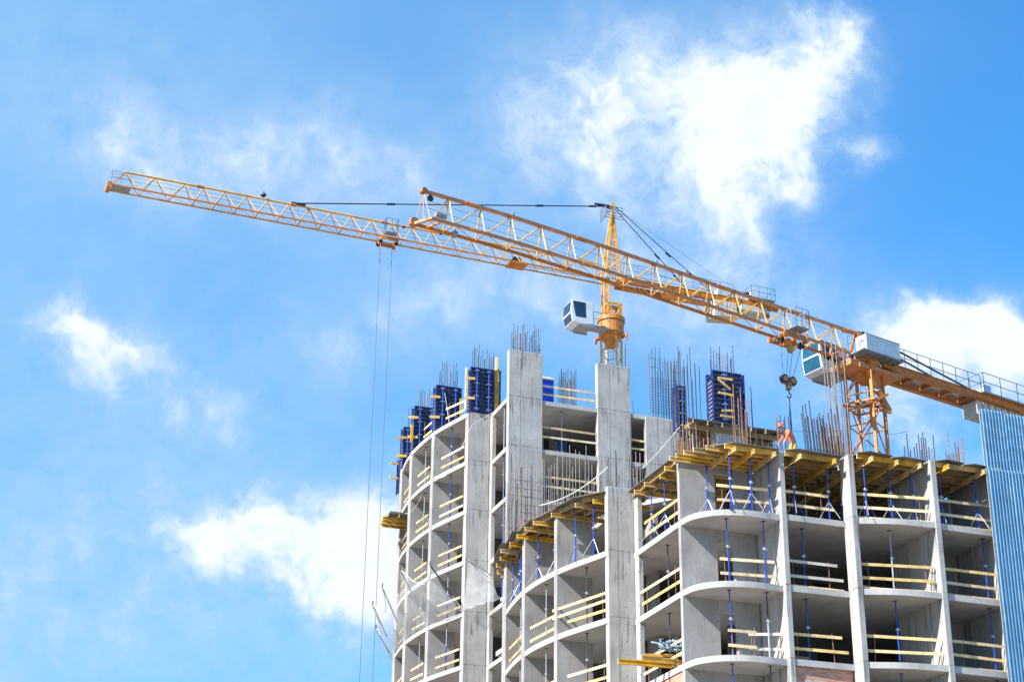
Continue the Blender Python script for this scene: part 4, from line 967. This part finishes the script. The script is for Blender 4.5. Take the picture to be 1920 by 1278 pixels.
cab(CA, A, sf, sb_, -1.5, -.05, hf, hbt-.1)
b = MB(); A.box(b, sb_-.05, .7, -1.3, -.4, hbt+.0, hbt+.1); b.build('cab_bracket', M['grey'], CA)
railing(A, [(sb_-.05, -1.35, hbt+.1), (.75, -1.35, hbt+.1)], 1.0, 'grey', 2, .02).build('cab_railing', M['railing'], CA)

# ---- right crane, the nearer one with a flat top
Bc = Frame((50.01, 80.77), 42.25, -165.138, .0027, ((0, 0), (6, .02), (13, .07), (19, .11), (25, .02), (28, -.09), (31, -.24)))
CB = thing('tower_crane', 'orange tower crane in front with flat topped jib and a white cabinet above its mast', 'tower crane', (50.01, 80.77, 0), 'tower cranes above the building')
bw_, bh = .4935, 1.717
zn = lambda y: at(1620, y, v=80.8).z
mast(CB, (50.05, 80.77), math.radians(35), 1.62, 0.05, zn(690), 1.9, 'orange', .085, .044)
b = MB(); zc = zn(762); c, sn = math.cos(math.radians(35)), math.sin(math.radians(35))
cl = thing_part('climbing_frame', CB)
for z_, o in ((zc, 1.0),):
    K = [Vector((50.05+o*(i*c-j*sn), 80.77+o*(i*sn+j*c), z_)) for i, j in ((-1, -1), (1, -1), (1, 1), (-1, 1))]
    for k in range(4): b.bar(K[k], K[(k+1) % 4], .07, .12)
for f in (.3, .6, .85): b.tube(K[0]+(K[1]-K[0])*f, K[3]+(K[2]-K[3])*(1-f), .06, 6)
b.build('collar_frame', M['orange'], cl)
K2 = Vector((50.05+1.0*(1*c+1*sn), 80.77+1.0*(1*sn-1*c), 0)); 
p0 = at(1603, 765, v=79.6); p1 = at(1665, 739, v=79.6); MB().bar(p0, p1, .14, .16).build('swing_arm', M['orange'], cl)
p0 = at(1646, 732, v=79.8); p1 = at(1668, 770, v=79.8); MB().bar(p0, p1, .2, .26).build('jack_bracket', M['orange'], cl); MB().bar(p1+Vector((-.5, 0, -.02)), p1+Vector((.1, 0, -.05)), .2, .18).build('jack_bracket', M['orange'], cl)
MB().bar(at(1628, 693, v=79.8), at(1641, 722, v=79.8), .12, .14).build('guide_arm', M['yellow'], cl)
p0 = at(1630, 700, v=81.5); p1 = at(1636, 800, v=81.5); MB().tube(p0, p1, .13, 8).build('jack_cylinder', M['orange'], cl)
p = at(1632, 757, v=80.5); MB().tube(p+Vector((-.5, 0, 0)), p+Vector((.5, 0, -.05)), .13, 8).build('pump_motor', M['navy'], cl)
jp = thing_part('jib', CB)
for nm, l_, h_, s0, wd in (('top_chord', 0, bh, 30.5, .16), ('bottom_chord', -bw_, 0, 30.3, .14), ('bottom_chord', bw_, 0, 30.6, .14)):
    b = MB(); ss = [s0, 28, 25, 22, 19, 16, 13, 10, 6, 3, .2]
    for a, e in zip(ss, ss[1:]): b.bar(Bc.P(a, l_, h_), Bc.P(e, l_, h_), wd, wd)
    b.build(nm, M['orange'], jp)
nd = [28.93]+[27.0-1.915*k for k in range(14)]
for i, s_ in enumerate(nd):
    b = MB(); T = Bc.P(s_, 0, bh)
    for l_ in (-1, 1): b.tube(T, Bc.P(s_, l_*bw_, 0), .045, 5)
    pv = nd[i-1] if i else 30.6
    if i == 0: b.tube(T, Bc.P(30.0, bw_, .0), .04, 5)
    else: b.tube(T, Bc.P(pv, bw_, 0), .045, 5); b.tube(T, Bc.P(pv-.04, -bw_+.06, 0), .03, 5)
    b.tube(Bc.P(s_, -bw_, 0), Bc.P(s_, bw_, 0), .03, 5)
    b.tube(Bc.P(pv, -bw_, 0), Bc.P(s_, bw_, 0), .028, 4)
    b.build('lattice_bay', M['yellow'], jp)
T = Bc.P(30.45, 0, bh)
MB().tube(T, Bc.P(30.3, -bw_, 0), .02, 4).tube(T, Bc.P(30.6, bw_, 0), .02, 4).tube(T, Bc.P(30.4, 0, 0), .02, 4).bar(Bc.P(30.2, -bw_-.1, 0), Bc.P(30.7, bw_+.05, 0), .14, .14).bar(Bc.P(29.6, -bw_, 0), Bc.P(29.9, bw_, 0), .1, .1).tube(Bc.P(30.65, bw_-.12, .1), Bc.P(30.65, bw_+.15, .1), .25, 10).tube(T-Bc.l*.15, T+Bc.l*.15, .16, 10).build('tip_frame', M['orange'], jp)
s_, h_ = Bc.hit(807, 372, 0); MB().tube(Bc.P(s_, -.04, h_), Bc.P(s_, .04, h_), .17, 12).tube(Bc.P(s_, 0, h_+.1), Bc.P(s_, 0, bh), .03, 4).build('pulley', M['navy'], jp)
s_, h_ = Bc.hit(824, 405, -bw_); MB().tube(Bc.P(s_+.3, -bw_-.1, h_), Bc.P(s_-.3, -bw_-.1, h_), .16, 8).build('lamp', M['grey'], jp)
s_, h_ = Bc.hit(852, 438, bw_); MB().lathe(Bc.P(s_, bw_, h_-.15), [(.12, -.05), (.2, .05), (.2, .2), (.05, .4), (.02, .6)], 10).build('lamp', M['grey'], jp)
for px in (961, 1229, 1284): s_ = Bc.hit(px, 450, 0)[0]; MB().lathe(Bc.P(s_, 0, bh+.05), [(.1, 0), (.12, .15), (.03, .2), (.02, .35)], 8).build('lamp', M['grey'], jp)
for px in (880, 1090, 1348, 1480, 1580): s_ = Bc.hit(px, 450, 0)[0]; MB().tube(Bc.P(s_+.35, 0, bh), Bc.P(s_-.35, 0, bh), .13, 8).build('chord_joint', M['orange'], jp); MB().tube(Bc.P(s_+.3, -bw_, 0), Bc.P(s_-.3, -bw_, 0), .11, 8).build('chord_joint', M['orange'], jp)
MB().tube(Bc.P(30.3, -.1, 1.2), Bc.P(2, -.1, 1.3), .012, 4).tube(Bc.P(30.3, .1, .9), Bc.P(6, .1, .7), .012, 4).build('trolley_rope', M['rope'], jp)
# trolley, basket, ropes
tr = thing_part('trolley', CB); sA = Bc.hit(1478, 640, 0)[0]
b = MB()
for l_ in (-.7, .62): Bc.box(b, sA-.95, sA+.95, l_, l_+.1, -.32, -.12)
for q in (-.9, -.1, .8): Bc.box(b, sA+q, sA+q+.12, -.68, .68, -.4, -.2)
for q in (-.85, .85):
    for l_ in (-.65, .65): b.tube(Bc.P(sA+q, l_, .22), Bc.P(sA+q, l_, -.3), .06, 6)
b.build('trolley_frame', M['orange'], tr)
for q in (-.75, -.2, .25, .75): MB().tube(Bc.P(sA+q, -.3, -.45), Bc.P(sA+q, -.12, -.45), .2, 12).build('pulley', M['black' if abs(q) > .5 else 'orange'], tr)
MB().tube(Bc.P(sA+.02, -.3, -.85), Bc.P(sA+.02, -.05, -.85), .2, 10).bar(Bc.P(sA+.02, -.2, -.4), Bc.P(sA+.02, -.2, -1.1), .1, .12).build('load_cell', M['beam'], tr)
MB().tube(Bc.P(sA+1.0, -.4, -.3), Bc.P(sA+1.0, -.4, -.95), .03, 5).build('rope_guide', M['orange'], tr)
sK = Bc.hit(1497, 630, -1.)[0]
b = MB(); Bc.box(b, sK-.55, sK+.45, -1.35, -.62, .05, .1); b.build('basket_floor', M['grey'], tr)
railing(Bc, [(sK-.55, -.62, .1), (sK-.55, -1.35, .1), (sK+.45, -1.35, .1), (sK+.45, -.62, .1)], 1.15, 'grey', 2, .02).build('basket_railing', M['galv'], tr)
hk = at(1478, 715, v=(Bc.P(sA, -.2, 0)).y)
hr = thing_part('hoist_ropes', CB)
for q, o in ((-.8, -.36), (-.2, -.1), (.15, .12), (.8, .36)):
    MB().tube(Bc.P(sA+q, -.2, -.5), hk+Bc.d*o+Vector((0, 0, .3)), .016, 4).build('hoist_rope', M['rope'], hr)
HB = thing('hook_block', 'brown and black double pulley hook block hanging from the near crane with its sling', 'hook block', hk)
MB().bar(hk-Bc.d*.42+Vector((0, 0, -.06)), hk+Bc.d*.42+Vector((0, 0, -.06)), .2, .26).bar(hk+Vector((0, 0, -.1)), hk+Vector((0, 0, -.5)), .22, .3).build('block_frame', M['rust'], HB)
for q in (-.3, .3): MB().tube(hk+Bc.d*q-Bc.l*.12+Vector((0, 0, .08)), hk+Bc.d*q+Bc.l*.12+Vector((0, 0, .08)), .27, 14).build('pulley', M['black'], HB); MB().tube(hk+Bc.d*q-Bc.l*.14+Vector((0, 0, .08)), hk+Bc.d*q-Bc.l*.125+Vector((0, 0, .08)), .17, 14).build('pulley_cheek', M['ring'], HB)
a = hk+Vector((0, 0, -.5)); pts = [a, a+Vector((0, 0, -.22))]+[a+Vector((.13*math.sin(t), 0, -.36+.13*math.cos(t))) for t in [k*.5 for k in range(1, 10)]]
MB().path(pts, .035, 6).build('hook', M['black'], HB)
for q in (-.06, .0, .07): MB().tube(a+Vector((0, 0, -.45)), a+Vector((q, 0, -3.4)), .03, 5).build('sling', M['rope'], HB)
# slewing platform and machinery
sw = thing_part('slewing_unit', CB); cB = Vector((50.05, 80.77, 0))
MB().lathe(cB, [(.2, zn(722)), (.45, zn(712)), (.85, zn(699)), (1.05, zn(688)), (1.05, zn(676)), (.9, zn(675))], 24).build('slewing_ring', M['orange'], sw)
z0_ = zn(690)
b = MB()
for k in range(4):
    a_ = math.radians(35+45+90*k); d = Vector((math.cos(a_), math.sin(a_), 0)); b.bar(cB+d*1.1+Vector((0, 0, z0_-.5)), cB+d*.5+Vector((0, 0, z0_+.4)), .3, .1)
b.build('ring_gusset', M['orange'], sw)
b = MB(); Bc.box(b, -2.2, 1.9, -.95, .95, -.95, -.65); Bc.box(b, -1.6, 1.3, -1.1, -1.0, -1.0, -.75); b.build('turntable', M['orange'], sw)
b = MB(); Bc.box(b, .1, 1.9, -.9, .2, -.64, -.55); b.build('platform_plate', M['grey'], sw)
b = MB()
for l_ in (-.45, .45): b.bar(Bc.P(.9, l_, -.6), Bc.P(.2, l_*.3, bh), .13, .13, (0, 1, 0)).bar(Bc.P(-1.2, l_, -.6), Bc.P(.2, l_*.3, bh), .13, .13, (0, 1, 0)).bar(Bc.P(.9, l_, -.6), Bc.P(-.6, l_*.6, .4), .1, .1, (0, 1, 0))
b.bar(Bc.P(1.4, 0, bh-.1), Bc.P(-.7, 0, bh+.1), .2, .16).build('head_frame', M['orange'], sw)
MB().lathe(Bc.P(1.05, -.2, -.55), [(.14, 0), (.14, .7), (.08, .8)], 12).build('slewing_motor', M['black'], sw)
MB().lathe(Bc.P(.3, -.45, -.55), [(.12, 0), (.12, .45), (.06, .55)], 12).build('slewing_motor', M['black'], sw)
p0 = Bc.hit(1623, 624, -1.6); p1 = Bc.hit(1686, 640, -1.6)
cbx = thing_part('electric_cabinet', CB)
b = MB(); Bc.box(b, p1[0], p0[0], -1.6, -.75, p0[1]-1.0, p0[1]); b.build('cabinet_body', M['white'], cbx, bevel=.03)
b = MB(); Bc.box(b, p1[0]-.02, p0[0]+.02, -1.62, -1.56, p0[1]-.01, p0[1]+.03); Bc.box(b, p1[0]-.25, p0[0]+.35, -1.65, -.6, p0[1]-1.1, p0[1]-1.02)
for k in range(6): q = p1[0]+(p0[0]-p1[0])*k/5; Bc.box(b, q-.03, q+.03, -1.6, -.65, p0[1]-1.18, p0[1]-1.11)
b.build('cabinet_base', M['grey'], cbx)
railing(Bc, [(p0[0]+.1, -1.5, p0[1]-1), (p0[0]+.5, -1.5, p0[1]-1), (p0[0]+.5, -.6, p0[1]-1)], 1.0, 'grey', 2, .018).build('railing', M['railing'], cbx)
q0 = Bc.hit(1512, 640, .75); q1 = Bc.hit(1572, 652, .75); hb2 = Bc.hit(1541, 692, .75)[1]
cb = cab(CB, Bc, Bc.hit(1538, 670, .7)[0], Bc.hit(1590, 690, .7)[0], .7, 2.25, hb2+1.95, hb2-.05, winm='bglass')
# counter jib
cj = thing_part('counter_jib', CB); sE = Bc.hit(1990, 800, -.6)[0]
for l_ in (-.78, .72): b = MB(); Bc.box(b, -.9, sE, l_-.1, l_+.1, -.42, -.05); Bc.box(b, -.9, sE, l_-.17, l_+.17, -.05, -.02); Bc.box(b, -.9, sE, l_-.17, l_+.17, -.45, -.42); b.build('side_beam', M['orange'], cj)
n = 9
for k in range(n): q = -2.2+(sE+2.2)*k/n; MB().bar(Bc.P(q, -.65, -.3), Bc.P(q, .6, -.3), .16, .18).build('cross_beam', M['orange'], cj)
b = MB(); Bc.box(b, -2, sE, -.55, .5, -.12, -.08); b.build('walkway', M['galv'], cj)
s1 = Bc.hit(1840, 730, -1.)[0]
for l_ in (-1.0, .95): railing(Bc, [(-1.5, l_, -.05), (s1, l_, -.05)], 1.1, 'grey', 7, .022).build('railing', M['railing'], cj)
railing(Bc, [(s1-.1, -1.15, .0), (sE, -1.15, .0)], 1.25, 'grey', 5, .024).build('railing', M['railing'], cj)
railing(Bc, [(s1-.1, -1.15, .0), (s1-.1, 1.0, .0)], 1.25, 'grey', 2, .024).build('railing', M['railing'], cj)
b = MB(); Bc.box(b, s1-.1, sE, -1.15, -.3, .0, .06); Bc.box(b, s1-.3, s1-.9, -1.0, -.4, .06, .55); b.build('rear_deck', M['galv'], cj)
for l_ in (-.55, .5):
    a_ = Bc.hit(1686, 650 if l_ < 0 else 672, l_); e_ = Bc.hit(1838, 736 if l_ < 0 else 745, l_)
    MB().tube(Bc.P(.0, l_*.4, bh+.1), Bc.P(e_[0], l_, .0), .06, 8).build('tie_bar', M['navy'], cj)
q0 = Bc.hit(1832, 765, -.6)[0]; q1 = Bc.hit(1916, 790, -.6)[0]
for k in range(7): a_ = q0+(q1-q0)*k/7; b = MB(); Bc.box(b, a_, a_+(q1-q0)/7*.82, -.62, .55, -1.35, -.46); b.build('counterweight', M['ballast'], cj, bevel=.03)

# odds and ends lying in the open floors
def clutter(name, label, cat, mt, f, loc):
    b = MB(); f(b); tag(b.build(name, M[mt], None, loc=loc), label, cat)
clutter('shutter_panel', 'blue shutter panel standing inside the wide opening between the tall piers', 'panel', 'fblue', lambda b: [b.box(33.35+.2*k, 33.5+.2*k, 87.4, 87.5, 36.1, 37.5) for k in range(3)]+[b.box(33.35, 33.9, 87.41, 87.49, 36.2+.5*k, 36.3+.5*k) for k in range(3)], (33.35, 87.4, 36.1))
clutter('crate', 'dark crate behind the guard rail in the top curved tower cell', 'crate', 'face', lambda b: [b.box(28.75, 29.55, 89.95, 90.6, 36.1, 36.16)]+[b.box(28.75+.27*k, 28.93+.27*k, 89.93, 89.97, 36.16, 36.75) for k in range(3)]+[b.box(28.72, 28.76, 89.95, 90.6, 36.1, 36.8), b.box(28.8, 29.5, 90.0, 90.55, 36.16, 36.7)], (29.1, 90.2, 36.1))
for k_, (x, y, z, lb) in enumerate(((36.3, 60.2, 21.1, 'second'), (33.4, 61.2, 18.1, 'third'), (29.9, 65.1, 21.1, 'second'))):
    def bricks(b):
        b.box(x, x+1.0, y, y+.8, z+.02, z+.1)
        for i in range(4):
            for j in range(5): b.box(x+.02+i*.245, x+.02+i*.245+.235, y+.03, y+.75, z+.11+j*.1, z+.2+j*.1)
    clutter('brick_pallet', 'pallet of red bricks on the %s open floor of the %s' % (lb, ['wide bowed bay', 'first straight bay', 'side bay'][k_]), 'brick pallet', 'brick', bricks, (x, y, z))
wire2('cable', 'black cable drooping down the second tall pier beside the narrow opening', 'cable', at(1183, 775, v=85.9), at(1186, 905, v=85.9), .0, .015, 'black')
wire2('cable', 'thin cable looping below the third curved tower cell', 'cable', at(790, 930, v=93), at(760, 962, v=96.6), .3, .014, 'hemp')

# ------------------------------------------------------------------ worker on the deck
wk = Vector((33.9, 60.7, 26.88))
def skinned(name, mt, parent, joints, edges, root=0, loc=None, sub=2):
    me = bpy.data.meshes.new(name); me.from_pydata([j[:3] for j in joints], edges, []); me.materials.append(M[mt])
    o = bpy.data.objects.new(name, me); COL.objects.link(o)
    sk = o.modifiers.new('skin', 'SKIN'); sk.use_smooth_shade = True
    for i, j in enumerate(joints):
        d = me.skin_vertices[0].data[i]; d.radius = (j[3], j[4] if len(j) > 4 else j[3]); d.use_root = (i == root)
    o.modifiers.new('sub', 'SUBSURF').levels = sub; o.modifiers['sub'].render_levels = sub
    if parent: o.parent = parent
    if loc is not None: o.location = loc
    return o
# local axes: -x is where he faces
J = [(0, 0, .95, .15, .13), (-.08, 0, 1.13, .15, .13), (-.24, 0, 1.32, .17, .14), (-.36, 0, 1.41, .07), (-.44, 0, 1.46, .065), (-.52, 0, 1.53, .095, .10), (-.55, 0, 1.60, .09, .1),   # 0-6 pelvis..head
     (-.27, -.19, 1.34, .06), (-.38, -.22, 1.08, .048), (-.50, -.20, .86, .036), (-.53, -.2, .79, .034),           # 7-10 near arm
     (-.27, .19, 1.34, .06), (-.42, .2, 1.10, .048), (-.58, .16, .90, .036), (-.62, .15, .84, .034),              # 11-14 far arm
     (.02, -.10, .90, .10), (-.02, -.12, .50, .07), (.06, -.13, .09, .05), (-.08, -.14, .04, .045),                # 15-18
     (.02, .10, .90, .10), (-.12, .12, .50, .07), (-.04, .13, .09, .05), (-.18, .14, .04, .045)]
E_ = [(0, 1), (1, 2), (2, 3), (3, 4), (4, 5), (5, 6), (2, 7), (7, 8), (8, 9), (9, 10), (2, 11), (11, 12), (12, 13), (13, 14), (0, 15), (15, 16), (16, 17), (17, 18), (0, 19), (19, 20), (20, 21), (21, 22)]
for hb, y0 in ((10, -.2), (14, .15)):                       # five fingers on each hand
    hx, hz = J[hb][0], J[hb][2]
    for k, (dy, ln) in enumerate(((-.03, .07), (-.01, .085), (.01, .08), (.03, .065))):
        i = len(J); J += [(hx-.02, y0+dy, hz-.045, .009), (hx-.035, y0+dy, hz-.045-ln*.5, .008), (hx-.02, y0+dy, hz-.045-ln, .007)]; E_ += [(hb, i), (i, i+1), (i+1, i+2)]
    i = len(J); J += [(hx-.05, y0, hz-.01, .01), (hx-.075, y0, hz-.05, .009)]; E_ += [(hb, i), (i, i+1)]
PER = skinned('person', 'skin', None, J, E_, 0, wk)
tag(PER, 'worker in red helmet, orange shirt and khaki trousers bending forward on the top deck', 'person')
skinned('shirt', 'vest', PER, [(0.01, 0, .98, .175, .155), (-.08, 0, 1.14, .175, .155), (-.24, 0, 1.32, .195, .165), (-.31, 0, 1.38, .11), (-.27, -.19, 1.34, .08), (-.36, -.215, 1.12, .068), (-.47, -.205, .93, .05), (-.27, .19, 1.34, .08), (-.4, .2, 1.14, .068), (-.53, .17, .97, .05)],
        [(0, 1), (1, 2), (2, 3), (2, 4), (4, 5), (5, 6), (2, 7), (7, 8), (8, 9)])
skinned('trousers', 'trous', PER, [(0, 0, .98, .175, .155), (.02, 0, .9, .17, .15), (.02, -.10, .84, .125), (-.02, -.12, .50, .095), (.05, -.13, .13, .075), (.02, .10, .84, .125), (-.12, .12, .50, .095), (-.05, .13, .13, .075)],
        [(0, 1), (1, 2), (2, 3), (3, 4), (1, 5), (5, 6), (6, 7)])
for s_, x in ((-1, 0), (1, -.1)): skinned('boot', 'black', PER, [(.08+x, s_*.135, .06, .055), (-.03+x, s_*.14, .045, .05), (-.13+x, s_*.145, .04, .045)], [(0, 1), (1, 2)])
hm = MB().lathe((0, 0, 0), [(.155, -.01), (.15, .0), (.132, .02), (.128, .06), (.105, .105), (.06, .135), (.01, .145)], 16); hm.bar((-.12, 0, 0), (-.19, 0, -.01), .16, .012)
h = hm.build('helmet', M['helmet'], None, smooth=True); h.parent = PER; h.location = (-.565, 0, 1.62); h.rotation_euler = (0, -.45, 0)
f = MB()
f.box(-.655, -.625, -.012, .012, 1.515, 1.55).box(-.64, -.62, -.045, -.03, 1.56, 1.572).box(-.64, -.62, .03, .045, 1.56, 1.572).box(-.635, -.615, -.03, .03, 1.478, 1.486); o = f.build('face_features', M['rust'], None); o.parent = PER
